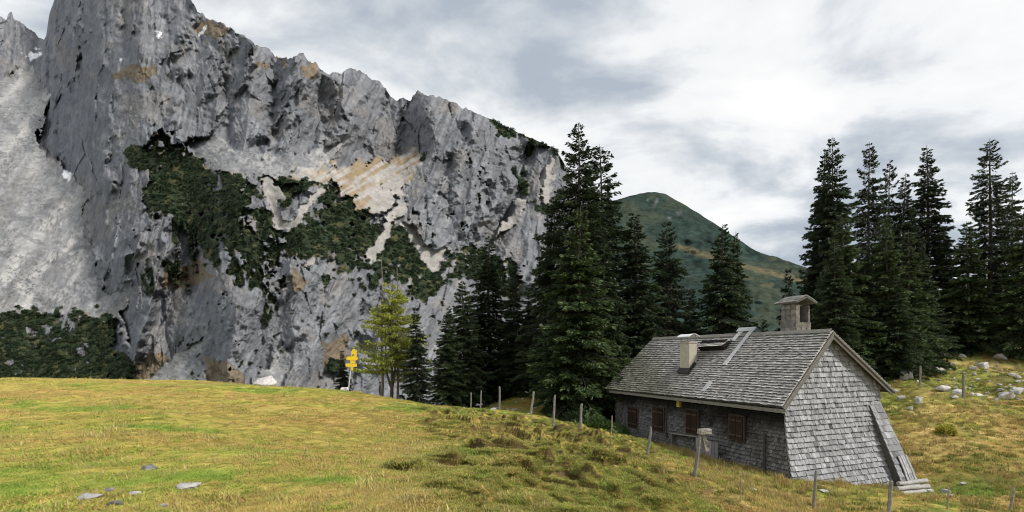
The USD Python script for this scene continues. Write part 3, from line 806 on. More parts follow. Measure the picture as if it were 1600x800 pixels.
rows = []
for i in range(ngab):
    z, z2 = zt[i], zt[i + 1]
    if z < NL[2]:
        pl, pr = low_(NL, z), low_(NRt, z)
        if z > NRt[2]:
            pr = pr
    else:
        k = (z - NL[2]) / (GAPX[2] - NL[2])
        pl = low_(NL + (GAPX - NL) * k, z)
        k2 = max(0, (z - NRt[2]) / (GAPX[2] - NRt[2]))
        pr = low_(NRt + (GAPX - NRt) * k2, z)
    sag = .02 * math.sin(i * 1.7)
    pl, pr = pl - U_ * (flare(z) + .03) - V_ * (0 if z > NL[2] else .09), pr - U_ * (flare(z) + .03) + Z_ * .04 + Z_ * sag
    up = unit(Z_ * (z2 - z) + U_ * (flare(z) - flare(z2)))
    nrm = unit(np.cross(unit(pr - pl), up))
    rows.append((pl, pr, up, nrm, z2 - z))
cover(gable, 'wall_shingle', rows, grey, 'shingle_wood', .07, .16, 300, 'further grey wall shingles', 41, .062)

# left side wall
side = obj('side_wall', (np.array([low_(FL, gz0), low_(NL, gz0), NL, FL]) - V_ * .012, np.array([[0, 1, 2], [0, 2, 3]])), 'old_wood', hut, (.05, .045, .04))
rows = []
nside = 22
for i in range(nside):
    k, k2 = i / nside, (i + 1) / nside
    fl_ = lambda q: .10 * (1 - q) ** 2
    pl = low_(FL, gz0 + (FL[2] - gz0) * k) - V_ * (fl_(k) + .025) + Z_ * HR.uniform(-.02, .02)
    pr = low_(NL, gz0 + (NL[2] - gz0) * k) - V_ * (fl_(k) + .025) - U_ * flare(gz0 + (NL[2] - gz0) * k) + Z_ * HR.uniform(-.02, .02)
    ex = (NL[2] - gz0) / nside
    up = unit(Z_ * ex + V_ * (fl_(k) - fl_(k2)))
    rows.append((pl, pr, up, unit(np.cross(unit(pr - pl), up)), ex))
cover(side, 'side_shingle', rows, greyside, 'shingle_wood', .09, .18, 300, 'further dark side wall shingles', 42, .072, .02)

# the buttress at the right corner of the gable wall
bt_top, bt_bot = NRt - U_ * .10 - Z_ * .55, low_(NRt, -4.80) + V_ * .95 - U_ * .75
lt_top, lt_bot = bt_top - V_ * .62, bt_bot - V_ * .80
in_top, in_bot = NRt + U_ * .2 - Z_ * .55, low_(NRt, -4.80) + U_ * .2 + V_ * .95
li_top, li_bot = lt_top + U_ * .3, lt_bot + U_ * .9
bvv = np.array([lt_bot, bt_bot, bt_top, lt_top, li_bot, in_bot, in_top, li_top])
bff = np.array([[0, 1, 2], [0, 2, 3], [1, 5, 6], [1, 6, 2], [4, 0, 3], [4, 3, 7], [3, 2, 6], [3, 6, 7], [0, 4, 5], [0, 5, 1], [5, 4, 7], [5, 7, 6]])
butt = obj('buttress', (bvv, bff), 'old_wood', hut, (.10, .098, .095))
rows = []
for i in range(13):
    k, k2 = i / 13, (i + 1) / 13
    pl, pr = lt_bot + (lt_top - lt_bot) * k, bt_bot + (bt_top - bt_bot) * k
    up = unit(lt_top - lt_bot)
    nrm = unit(np.cross(unit(pr - pl), up))
    if i < 5:
        pr = pl + (pr - pl) * .36
    rows.append((pl + nrm * .012, pr + nrm * .012, up, nrm, np.linalg.norm(lt_top - lt_bot) / 13))
cover(butt, 'buttress_shingle', rows, grey, 'shingle_wood', .12, .22, 200, 'shingles', 43, .024)
for r_, (k0_, k1_) in enumerate(((0.0, .2), (.19, .40))):                      # boards nailed over the foot of the buttress
    for c_ in range(4):
        f0, f1 = .36 + .165 * c_, .36 + .165 * (c_ + 1)
        e0, e1 = lt_bot + (lt_top - lt_bot) * k0_, bt_bot + (bt_top - bt_bot) * k0_
        g0, g1 = lt_bot + (lt_top - lt_bot) * k1_, bt_bot + (bt_top - bt_bot) * k1_
        A0, A1, B1, B0 = e0 + (e1 - e0) * (f0 + .012), e0 + (e1 - e0) * (f1 - .012), g0 + (g1 - g0) * (f1 - .02), g0 + (g1 - g0) * (f0 + .02)
        nrm = unit(np.cross(unit(e1 - e0), unit(g0 - e0)))
        B0, B1 = B0 + (g0 - e0) * HR.uniform(-.08, .08), B1 + (g0 - e0) * HR.uniform(-.08, .08)
        lift = .03 + .02 * r_ + .01 * (c_ % 2)
        v = np.array([A0, A1, B1, B0] + [A0 + nrm * .03, A1 + nrm * .03, B1 + nrm * .03, B0 + nrm * .03]) + nrm * lift
        obj('board', (v, np.array([[4, 5, 6], [4, 6, 7], [0, 1, 5], [0, 5, 4], [1, 2, 6], [1, 6, 5], [3, 0, 4], [3, 4, 7], [2, 3, 7], [2, 7, 6]])), 'old_wood', butt, np.array([.34, .34, .35]) * HR.uniform(.8, 1.15))

# roof: two shingled slopes on a plank deck
nrmL, nrmR = unit(np.cross(RA - RC, RD - RC)), None
nrmL = nrmL if nrmL[2] > 0 else -nrmL
nrmR = unit(np.cross(RE - RA, RB - RA))
nrmR = nrmR if nrmR[2] > 0 else -nrmR


def slab(a, b, c, d, nrm, t):
    v = np.array([a, b, c, d] + [p - nrm * t for p in (a, b, c, d)])
    return v, np.array([[0, 1, 2], [0, 2, 3], [6, 5, 4], [7, 6, 4], [0, 4, 5], [0, 5, 1], [1, 5, 6], [1, 6, 2], [2, 6, 7], [2, 7, 3], [3, 7, 4], [3, 4, 0]])


roof = obj('roof', join([slab(RD, RC, RA, RB, nrmL, .07), slab(RA, RE, RF, RB + Z_ * -.02, nrmR, .07)]), 'old_wood', hut, (.09, .082, .072))
NRW = 28
rows = []
for i in range(NRW):
    k, k2 = i / NRW, (i + 1) / NRW
    sg = lambda q: -.05 * math.sin(math.pi * q)                                 # the old roof sags a little
    pl, pr = RD + (RB - RD) * k, RC + (RA - RC) * k
    pr = pr - U_ * .03
    up = unit(RA - RC)
    rows.append((pl + nrmL * .012, pr + nrmL * .012, up, nrmL, np.linalg.norm(RA - RC) / NRW))
cover(roof, 'roof_shingle', rows, greyroof, 'shingle_wood', .09, .19, 300, 'further grey roof shingles, mossy towards the far end', 44, .058, .014)
rows = []
for i in range(24):
    k = i / 24
    pl, pr = RE + (RA - RE) * k - U_ * .03, RF + (RB - RF) * k
    rows.append((pl + nrmR * .012, pr + nrmR * .012, unit(RA - RE), nrmR, np.linalg.norm(RA - RE) / 24))
cover(roof, 'back_shingle', rows, greyroof, 'shingle_wood', .12, .24, 0, 'grey shingles of the slope turned away', 45, .022, .008)
# ridge shingles, verge boards, rafters ends, gutter
rg_ = []
for i in range(58):
    p = RA + (RB - RA) * (i / 58) + nrmL * .02
    w = .185
    rg_.append(box_vf(p + (RB - RA) / 58 * .5 + Z_ * .02 - V_ * .055, unit(RB - RA), unit(RC - RA), nrmL, w * .94, .17 * HR.uniform(.9, 1.1), .02))
tag(obj('ridge_shingle', join(rg_), 'shingle_wood', roof, (.21, .20, .18)), 'row of shingles capping the ridge', kind='stuff')
for a_, b_ in ((RA, RC), (RA, RE)):
    d = unit(b_ - a_)
    nn = nrmL if b_ is RC else nrmR
    L = np.linalg.norm(b_ - a_)
    obj('verge_board', box_vf((a_ + b_) / 2 - nn * .135 - U_ * .012 - d * .0, d, -U_, nn, L - .06, .035, .12), 'old_wood', roof, (.13, .125, .117))
    obj('verge_board', box_vf((a_ + b_) / 2 - nn * .05 - U_ * .045, d, -U_, nn, L + .02, .05, .07), 'old_wood', roof, (.15, .145, .135))
ge = RD - RC
for k in np.linspace(.02, .98, 13):
    p = RC + ge * k
    obj('rafter', box_vf(p + V_ * .26 + Z_ * .09, unit(RA - RC), unit(ge), nrmL, .75, .09, .11), 'old_wood', roof, (.07, .062, .052))
gut = []
gp0, gp1 = RC - V_ * .05 - Z_ * .17 - U_ * .15, RD - V_ * .02 - Z_ * .13 - U_ * .6
gd = unit(gp1 - gp0)
gx = unit(np.cross(gd, Z_))
mid = (gp0 + gp1) / 2
Lg = np.linalg.norm(gp1 - gp0)
obj('gutter', join([box_vf(mid, gd, gx, Z_, Lg, .10, .03), box_vf(mid + gx * .065 + Z_ * .04, gd, gx, Z_, Lg, .028, .11), box_vf(mid - gx * .065 + Z_ * .04, gd, gx, Z_, Lg, .028, .11)]), 'old_wood', hut, (.16, .15, .125))


def on_side(px, py, out=.0):
    """Point of the side wall seen at the pixel, moved out of the wall by out."""
    d = np.array([(px - 800) / F, 1, (HOR - py) / F])
    k = (NL @ V_) / (d @ V_)
    return d * k - V_ * out


def on_roof(px, py, out=.0):
    d = np.array([(px - 800) / F, 1, (HOR - py) / F])
    return d * ((RA @ nrmL) / (d @ nrmL)) + nrmL * out


# closed shutters of four windows
for x0, x1, y0, y1 in ((987, 1001, 637, 667), (1026, 1042, 637, 672), (1079, 1096, 641, 676), (1147, 1168, 650, 686)):
    p, q = on_side(x0, y0), on_side(x1, y0)
    top, bot = (p[2] + q[2]) / 2, (on_side(x0, y1)[2] + on_side(x1, y1)[2]) / 2
    W, H = np.linalg.norm((q - p)[:2]), top - bot
    c = low_((p + q) / 2, (top + bot) / 2) - V_ * .18
    win = obj('window', join([box_vf(c + U_ * s * (W / 2 + .035), U_, V_, Z_, .06, .07, H + .12) for s in (-1, 1)] + [box_vf(c + Z_ * s * (H / 2 + .03), U_, V_, Z_, W, .066, .06) for s in (-1, 1)] + [box_vf(c + V_ * .03, U_, V_, Z_, W, .02, H)]), 'old_wood', hut, (.06, .045, .035))
    for s in (-1, 1):
        sh = obj('shutter', join([box_vf(c - V_ * .045 + U_ * (s * W / 4 + o * W / 8.2), U_, V_, Z_, W / 4.1 - .008, .03, H - .01) for o in (-1, 1)]), 'old_wood', win, np.array([.026, .018, .014]) * HR.uniform(.8, 1.3))
        obj('batten', join([box_vf(c - V_ * .07 + U_ * s * W / 4 + Z_ * z * H, U_, V_, Z_, W / 2 - .05, .02, .06) for z in (-.32, .32)]), 'old_wood', sh, (.075, .048, .033))
# pole, lamp box, rail, trough panel, leaning board
for (x0, y0, x1, y1, r0, nm) in ((1047, 630, 1046, 684, .035, 'pole'), (1201, 678, 1200, 741, .045, 'corner_post')):
    a_, b_ = on_side(x0, y0, .19), on_side(x1, y1, .19)
    obj(nm, tube([a_, (a_ + b_) / 2, low_(a_, b_[2])], r0, 7), 'old_wood', hut, (.06, .055, .05))
c = on_side(1066, 631, .16)
bxp = obj('bird_box', box_vf(c, U_, V_, Z_, .20, .16, .26), 'old_wood', hut, (.50, .36, .085))
obj('box_lid', box_vf(c + Z_ * .145 - V_ * .02, U_, V_, Z_, .26, .24, .025), 'old_wood', bxp, (.20, .15, .07))
a_, b_ = on_side(1057, 676, .25), on_side(1101, 682, .25)
bench = obj('wall_bench', box_vf((a_ + b_) / 2, unit(b_ - a_), V_, Z_, np.linalg.norm(b_ - a_), .26, .05), 'old_wood', hut, (.20, .19, .18))
for k in (.06, .94):
    p = a_ + (b_ - a_) * k
    obj('bench_leg', box_vf(p - Z_ * .25, U_, V_, Z_, .07, .2, .46), 'old_wood', bench, (.13, .12, .11))
p0, p1 = on_side(1103, 683, .45), on_side(1138, 683, .45)
p1[2] = p0[2]
top = p0[2]
panel = obj('board_screen', join([box_vf((p0 + p1) / 2 + Z_ * z, unit(p1 - p0), V_, Z_, np.linalg.norm(p1 - p0) + .06, .05, .06) for z in (-.03, -.62)]), 'old_wood', hut, (.12, .115, .11))
for k in range(7):
    p = p0 + (p1 - p0) * ((k + .5) / 7)
    obj('screen_board', box_vf(p - Z_ * (.36 + HR.uniform(0, .03)) - V_ * .04, U_, V_, Z_, np.linalg.norm(p1 - p0) / 7 - .015, .028, .74), 'old_wood', panel, np.array([.22, .215, .215]) * HR.uniform(.7, 1.2))
p = on_side(1021, 683, .3)
obj('leaning_board', box_vf(p, unit(U_ * .98), unit(Z_ * .94 - V_ * -.3), unit(np.cross(U_, Z_ * .94 + V_ * .3)), .22, .62, .03), 'old_wood', hut, (.08, .075, .07))
# near chimney: plastered, with a dark flashing and a raised curved metal cap
cb = on_roof(1079, 577)
rx = .40
px0, px1 = on_roof(1066, 585), on_roof(1092, 575)
ctr = low_(cb, 0) + U_ * .15
ztop = (HOR - 536) / F * ctr[1]
ch = obj('chimney', box_vf(low_(ctr, (ztop + cb[2] - .35) / 2), V_, U_, Z_, .42, .62, ztop - cb[2] + .35), 'plaster', hut, (.36, .335, .27))
obj('flashing', box_vf(low_(ctr, cb[2] - .05), unit(RA - RC), U_, nrmL, .66, .70, .46), 'sheet_metal', ch, (.025, .024, .024))
obj('rim', box_vf(low_(ctr, ztop + .02), V_, U_, Z_, .47, .67, .05), 'plaster', ch, (.30, .28, .24))
for s in (-1, 1):
    for q in (-1, 1):
        obj('cap_rod', tube([low_(ctr, ztop + .03) + V_ * s * .17 + U_ * q * .26, low_(ctr, ztop + .34) + V_ * s * .17 + U_ * q * .26], .012, 6), 'sheet_metal', ch, (.2, .2, .2))
an = np.linspace(-1, 1, 9)
arc = np.array([low_(ctr, ztop + .28 + .13 * (1 - x * x)) + V_ * .30 * x for x in an])
cv = np.concatenate([arc - U_ * .42, arc + U_ * .42, arc - U_ * .42 - Z_ * .015, arc + U_ * .42 - Z_ * .015])
cf = []
for i in range(8):
    cf += [[i, i + 1, 10 + i], [i, 10 + i, 9 + i], [18 + i, 28 + i, 19 + i], [18 + i, 27 + i, 28 + i], [i, 18 + i, 19 + i], [i, 19 + i, i + 1], [9 + i, 10 + i, 28 + i], [9 + i, 28 + i, 27 + i]]
obj('cap', (cv, np.array(cf)), 'sheet_metal', ch, (.72, .73, .75))
# roof hatch: a raised lid with a dark opening under it
hl, hr = on_roof(1096, 549), on_roof(1134, 549)
hc_ = (hl + hr) / 2
hdir = unit(RC - RD)
Wh = abs((hr - hl) @ hdir)
hatch = obj('roof_hatch', box_vf(hc_ + unit(RA - RC) * .22 + nrmL * .15, hdir, unit(RA - RC), nrmL, Wh, .40, .32), 'old_wood', hut, (.02, .018, .017))
hup = unit(unit(RA - RC) - nrmL * .32)
rows = [(hc_ - hdir * (Wh / 2 + .04) + nrmL * .36 - hup * .08 + hup * .13 * i, hc_ + hdir * (Wh / 2 + .04) + nrmL * .36 - hup * .06 + hup * .13 * i, hup, unit(np.cross(hdir, hup)), .13) for i in range(5)]
cover(hatch, 'hatch_shingle', rows, greyroof, 'shingle_wood', .10, .18, 80, 'shingles', 46, .022, .006)
# boards lying on the roof
for (x0, y0, x1, y1, w, c) in ((1133, 572, 1176, 518, .20, .50), (1146, 534, 1160, 519, .22, .52), (1100, 613, 1112, 598, .22, .46), (1085, 612, 1101, 598, .10, .26)):
    a_, b_ = on_roof(x0, y0, .07), on_roof(x1, y1, .07)
    dd = unit(RA - RC)
    L = abs((b_ - a_) @ dd)
    m_ = (a_ + b_) / 2
    dd = unit(b_ - a_)
    aa = unit(np.cross(nrmL, dd))
    obj('roof_board', box_vf(m_, dd, aa, nrmL, np.linalg.norm(b_ - a_), w, .03), 'old_wood', hut, np.array([1, 1.01, 1.04]) * c)
m_ = on_roof(1168, 517, .10)
obj('roof_board', box_vf(m_, unit(RB - RA), unit(RA - RC), nrmL, .95, .22, .03), 'old_wood', hut, (.42, .43, .45))
# far chimney: masonry with an opening and a tilted cap of slabs
D2 = 18.6
c2 = at(1243, 520, D2)
hw = .36
zb2, zt2 = c2[2] - .5, (HOR - 478) / F * D2
ch2 = obj('stone_chimney', join([box_vf(low_(c2, zb2 + .45), V_, U_, Z_, .80, .70, .9)]), 'limestone', hut, (.13, .122, .11))
zs = zb2 + .9
hh = zt2 - zs
for (o1, o2, s1, s2) in ((-.27, 0, .20, .66), (.33, 0, .08, .66), (.10, .26, .38, .14)):
    obj('chimney_pier', box_vf(low_(c2, zs + hh / 2) + V_ * o1 + U_ * o2, V_, U_, Z_, s1, s2, hh), 'limestone', ch2, (.15, .14, .128))
for r_ in range(6):
    zz = zb2 + .36 + r_ * .235
    for f_ in range(3):
        if zz + .1 < zs:
            obj('stone', box_vf(low_(c2, zz) - V_ * .402 + U_ * (-.23 + .23 * f_), V_, U_, Z_, .03, .20 * HR.uniform(.8, 1.1), .20), 'limestone', ch2, np.array([.17, .16, .145]) * HR.uniform(.75, 1.2))
            obj('stone', box_vf(low_(c2, zz) - U_ * .352 + V_ * (-.26 + .26 * f_), V_, U_, Z_, .235 * HR.uniform(.8, 1.1), .03, .20), 'limestone', ch2, np.array([.15, .14, .128]) * HR.uniform(.75, 1.2))
        else:
            obj('stone', box_vf(low_(c2, zz) - V_ * .372 + U_ * (-.22 + .22 * f_), V_, U_, Z_, .02, .19 * HR.uniform(.8, 1.1), .19), 'limestone', ch2, np.array([.18, .168, .15]) * HR.uniform(.8, 1.2))
tl = unit(V_ * .95 + Z_ * .30)
for s_ in (-1, 1):
    tdir = unit(V_ - Z_ * .42 * s_)
    cap2 = obj('cap_slope', box_vf(low_(c2, zt2 + .20) + V_ * s_ * .25, tdir, U_, np.cross(tdir, U_), .62, 1.02, .06), 'old_wood', ch2, (.10, .095, .085))
    for i in range(3):
        for j in range(6):
            obj('cap_shingle', box_vf(low_(c2, zt2 + .20) + V_ * s_ * .25 + tdir * s_ * (.20 - .19 * i) + np.cross(tdir, U_) * (.045 + .012 * i + HR.uniform(0, .008)) + U_ * (-.425 + .17 * j), tdir, U_, np.cross(tdir, U_), .25, .16 * HR.uniform(.85, 1.03), .028), 'limestone', cap2, np.array([.19, .186, .18]) * HR.uniform(.7, 1.25))

# ------------------------------------------------------------------ trees


def spruce_mesh(seed, H, R, bare, t_open, gap, colour, dens=60, slim=.8, dead=0):
    """trunk, limbs and needle sprays of one spruce, its foot at the origin."""
    g = np.random.default_rng(seed)
    zc = np.linspace(-.4, H, 14)
    wob = np.stack([.06 * np.sin(zc * .5 + seed), .06 * np.cos(zc * .43 + seed), 0 * zc], 1)
    axis = lambda z: np.stack([np.interp(z, zc, wob[:, 0]), np.interp(z, zc, wob[:, 1]), z], -1)
    trunk = tube(axis(zc), np.maximum(.0105 * H * (1 - np.clip(zc / H, 0, 1)) ** .8 + .012, .012), 8)
    z = bare * H
    limbs, P, O, Ln, Wd, Tn = [], [], [], [], [], []
    while z < H * .985:
        t = z / H
        prof = R * ((1 - t) ** slim) * (1 - .35 * math.exp(-((t - bare) / .08) ** 2))
        nb = int(g.integers(6, 9)) if t < .8 else int(g.integers(4, 6))
        a0 = g.uniform(0, 6.28)
        for b in range(nb):
            if g.uniform() < gap:
                continue
            a = a0 + b * 6.283 / nb + g.normal(0, .22)
            L = max(.22, prof * g.uniform(.55, 1.12))
            d = np.array([math.cos(a), math.sin(a), 0])
            rise, droop = (.55 if t > .85 else .18 - .25 * (1 - t)), (.25 if t > .8 else .42 * g.uniform(.6, 1.6))
            s = np.linspace(0, 1, 6)
            base = axis(np.array(min(z + g.uniform(-.28, .28), H * .985)))
            curve = base + d * (s * L)[:, None] + Z_ * (L * (rise * s - droop * s ** 2 + .22 * s ** 4))[:, None]
            limbs.append(tube(curve, np.linspace(.009 + .007 * L, .004, 6), 3, False))
            n = int(dens * 1.55 * L * g.uniform(.75, 1.2)) + 4
            q = g.uniform(.05, 1, n) ** .85
            sd = np.where(g.uniform(size=n) < .5, -1.0, 1.0)
            wm = .30 * L * (1.05 - q) + .05
            off = sd * wm * g.uniform(0, 1, n) ** .8
            side_ = np.array([-math.sin(a), math.cos(a), 0])
            p = np.stack([np.interp(q, s, curve[:, i]) for i in range(3)], 1) + side_ * off[:, None] - Z_ * (np.abs(off) * .28 + g.uniform(0, .16, n) * min(1, L / 1.5))[:, None]
            o = d * g.uniform(.5, 1, (n, 1)) + side_ * (sd * g.uniform(.2, .9, n))[:, None] - Z_ * g.uniform(-.1, .75, (n, 1)) + g.normal(0, .15, (n, 3))
            P.append(p), O.append(o)
            Ln.append(g.uniform(.13, .27, n) * (.75 + .25 * min(1, L)))
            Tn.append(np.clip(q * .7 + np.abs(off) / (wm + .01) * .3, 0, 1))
        z += g.uniform(.24, .38) * (1.0 if t < .75 else .9) * max(1, H / 17)
    P, O, Ln, Tn = map(np.concatenate, (P, O, Ln, Tn))
    O /= np.linalg.norm(O, axis=1, keepdims=True)
    n = len(P)
    S = np.cross(O, g.normal(size=(n, 3)))
    S /= np.linalg.norm(S, axis=1, keepdims=True)
    w = (Ln * .20)[:, None]
    m = P + O * Ln[:, None] * .45
    v = np.stack([P, m + S * w, P + O * Ln[:, None], m - S * w], 1).reshape(-1, 3)
    k = np.arange(n)[:, None] * 4
    f = np.concatenate([k + [0, 1, 2], k + [0, 2, 3]], 1).reshape(-1, 3)
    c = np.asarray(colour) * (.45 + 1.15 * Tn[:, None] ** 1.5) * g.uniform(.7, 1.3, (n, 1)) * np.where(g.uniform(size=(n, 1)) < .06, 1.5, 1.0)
    return trunk, join(limbs), (v, f), np.repeat(c, 4, 0)


def make_tree(name, label, group, loc, rz, args, scale=1.0, bark=(.085, .07, .06)):
    t = thing(name, label, 'tree', loc, rz, group, scale)
    tr, li, cr, cc = spruce_mesh(*args[0], **args[1])
    obj('trunk', tr, 'bark', t, bark, True)
    obj('limbs', li, 'bark', t, np.asarray(bark) * .8)
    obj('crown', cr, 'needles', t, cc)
    return t


DK, MD, LT = (.024, .039, .016), (.030, .049, .018), (.043, .068, .021)
KIND = {'old': ((201, 18, 4.3, .08, .8, .12, DK), dict(slim=.72, dens=64)), 'dense': ((202, 14, 3.9, .02, .9, .02, MD), dict(slim=.85, dens=70)), 'slim': ((203, 17, 3.0, .05, .7, .06, DK), dict(slim=.8, dens=66)),
        'young': ((204, 11, 3.0, .03, .9, .06, LT), dict(slim=.9, dens=70)), 'open': ((205, 18, 3.4, .10, .5, .28, DK), dict(slim=.66, dens=58)), 'bushy': ((206, 10, 3.2, .0, .9, .0, MD), dict(slim=.7, dens=75)), 'dark': ((207, 9, 2.0, .05, .9, .03, (.018, .028, .014)), dict(slim=.75, dens=70))}
NOMH = {k: v[0][1] for k, v in KIND.items()}
first = {}


def tree(kind, px, top, Y, label, group, wide=1.0, name='spruce_tree', rz=None):
    x = (px - 800) / F * Y
    zg = float(terrain(np.array([x]), np.array([Y]))[0])
    H = (HOR - top) / F * Y - zg
    k = H / NOMH[kind]
    rz = float((px * 37) % 360) if rz is None else rz
    sc = (k * wide, k * wide, k)
    if kind not in first:
        first[kind] = make_tree(name, label, group, (x, Y, zg), rz, KIND[kind], sc)
        return first[kind]
    return copy_of(first[kind], (x, Y, zg), rz, label, 'tree', group, sc)


MID, RGT = 'spruces between the meadow and the hut', 'spruces on the stony knoll behind the hut'
for a in [
    ('old', 903, 193, 31, 'tallest dark spruce of the middle group, thin broken top against the sky', MID, 1.12),
    ('open', 938, 226, 32.5, 'second tallest spruce of the middle group, just right of the tallest', MID, 1.2),
    ('young', 906, 322, 27.5, 'lighter green spruce in front of the tallest one, its grey trunk showing', MID, 1.25),
    ('dense', 866, 300, 33, 'wide dark spruce at the left flank of the tallest spruce', MID, .85),
    ('slim', 992, 329, 31, 'dark spruce right of the tallest pair, above the far end of the roof', MID, 1.5),
    ('old', 1043, 342, 34, 'loose spruce with drooping branches between two denser ones above the roof', MID, 1.05),
    ('dense', 1128, 350, 33, 'bushy broad spruce standing alone above the middle of the roof', MID, 1.05),
    ('dense', 1149, 362, 33.6, 'twin of the broad spruce above the roof, its slightly lower right top', MID, .75),
    ('dense', 724, 437, 33, 'shorter broad spruce at the left of the middle group', MID, 1.2),
    ('slim', 764, 370, 36, 'tall dark spruce behind the shorter broad one left of the middle group', MID, 1.6),
    ('dark', 651, 480, 30, 'very dark narrow spruce beside the yellow larch', MID, .95),
    ('old', 830, 440, 36, 'half hidden spruce in the gap left of the tallest spruce', MID, 1.0),
    ('bushy', 960, 470, 29, 'low bushy spruce in front of the group beside the far roof corner', MID, .85),
    ('dark', 535, 548, 34, 'small dark spruce behind the yellow signpost', MID, 1.0),
    ('dark', 1233, 420, 48, 'small far spruce rising above the stone chimney', MID, .8),
    ('bushy', 1195, 498, 31, 'low round young spruce behind the ridge left of the stone chimney', MID, .7),
    ('bushy', 1012, 480, 30, 'low spruce just behind the far end of the ridge', MID, .8),
    ('dense', 884, 395, 27.5, 'dark full spruce in front of the tallest one, reaching down to the fence', MID, 1.0),
    ('dense', 945, 372, 30, 'dark full spruce at the right foot of the tallest pair', MID, 1.0),
    ('dense', 795, 500, 37, 'small dark spruce in the gap before the mound behind the fence', MID, 1.2),
    ('dense', 700, 478, 31.5, 'lower spruce at the far left of the middle group, right of the narrow dark one', MID, 1.1),
    ('dense', 803, 432, 35, 'mid height spruce between the left pair and the tallest spruce', MID, 1.15),
    ('dense', 1080, 455, 35, 'small dark spruce low in the gap above the roof', MID, 1.1),
    ('dense', 1305, 372, 30, 'dark spruce with full skirts just behind the stone chimney', RGT, 1.0),
    ('dense', 1438, 385, 33, 'dark full spruce at the right foot of the closed knoll group', RGT, 1.05),
    ('dense', 1402, 430, 29.5, 'lowest dark spruce in front at the foot of the knoll group', RGT, 1.1),
    ('old', 1300, 214, 36, 'tallest spruce at the left edge of the knoll group, drooping branches', RGT, .82),
    ('slim', 1287, 235, 37, 'thin spruce top crowding the left side of the knoll group', RGT, .9),
    ('open', 1358, 222, 37, 'spruce with a thin open top, second from the left on the knoll', RGT, .85),
    ('open', 1390, 248, 38, 'slender ragged spruce top in the middle of the knoll group', RGT, .7),
    ('slim', 1413, 270, 37.5, 'shorter ragged spruce top right of the middle of the knoll group', RGT, 1.0),
    ('slim', 1449, 227, 38, 'straight pointed dark spruce at the right end of the closed knoll group', RGT, 1.15),
    ('young', 1318, 330, 31, 'lighter green spruce in front at the left, directly behind the stone chimney', RGT, 1.05),
    ('young', 1386, 338, 30.5, 'lighter green spruce in front with its pale trunk showing, behind the gable', RGT, .95),
    ('young', 1418, 360, 31.5, 'lower light green spruce in front at the right, beside the pale trunk', RGT, 1.0),
    ('dense', 1350, 390, 31, 'dark low spruce filling the gap behind the gable top', RGT, .95),
    ('bushy', 1290, 420, 33, 'bushy spruce at the foot of the knoll group beside the stone chimney', RGT, .9),
    ('open', 1547, 216, 36, 'tall open spruce with sparse branches near the right edge of the photo', RGT, 1.0),
    ('open', 1582, 268, 37, 'second sparse spruce close behind the tall open one at the right', RGT, .8),
    ('young', 1512, 345, 35, 'shorter spruce left of the tall open one at the right', RGT, 1.1),
    ('young', 1600, 330, 33, 'light green spruce cut by the right edge of the photo', RGT, 1.0),
    ('dense', 1560, 400, 37, 'dark lower spruce filling in below the tall open one', RGT, .9),
    ('slim', 1478, 360, 41, 'dark spruce behind the right end of the closed knoll group', RGT, 1.0),
]:
    tree(*a)

# the yellow larch with two dead tops beside it


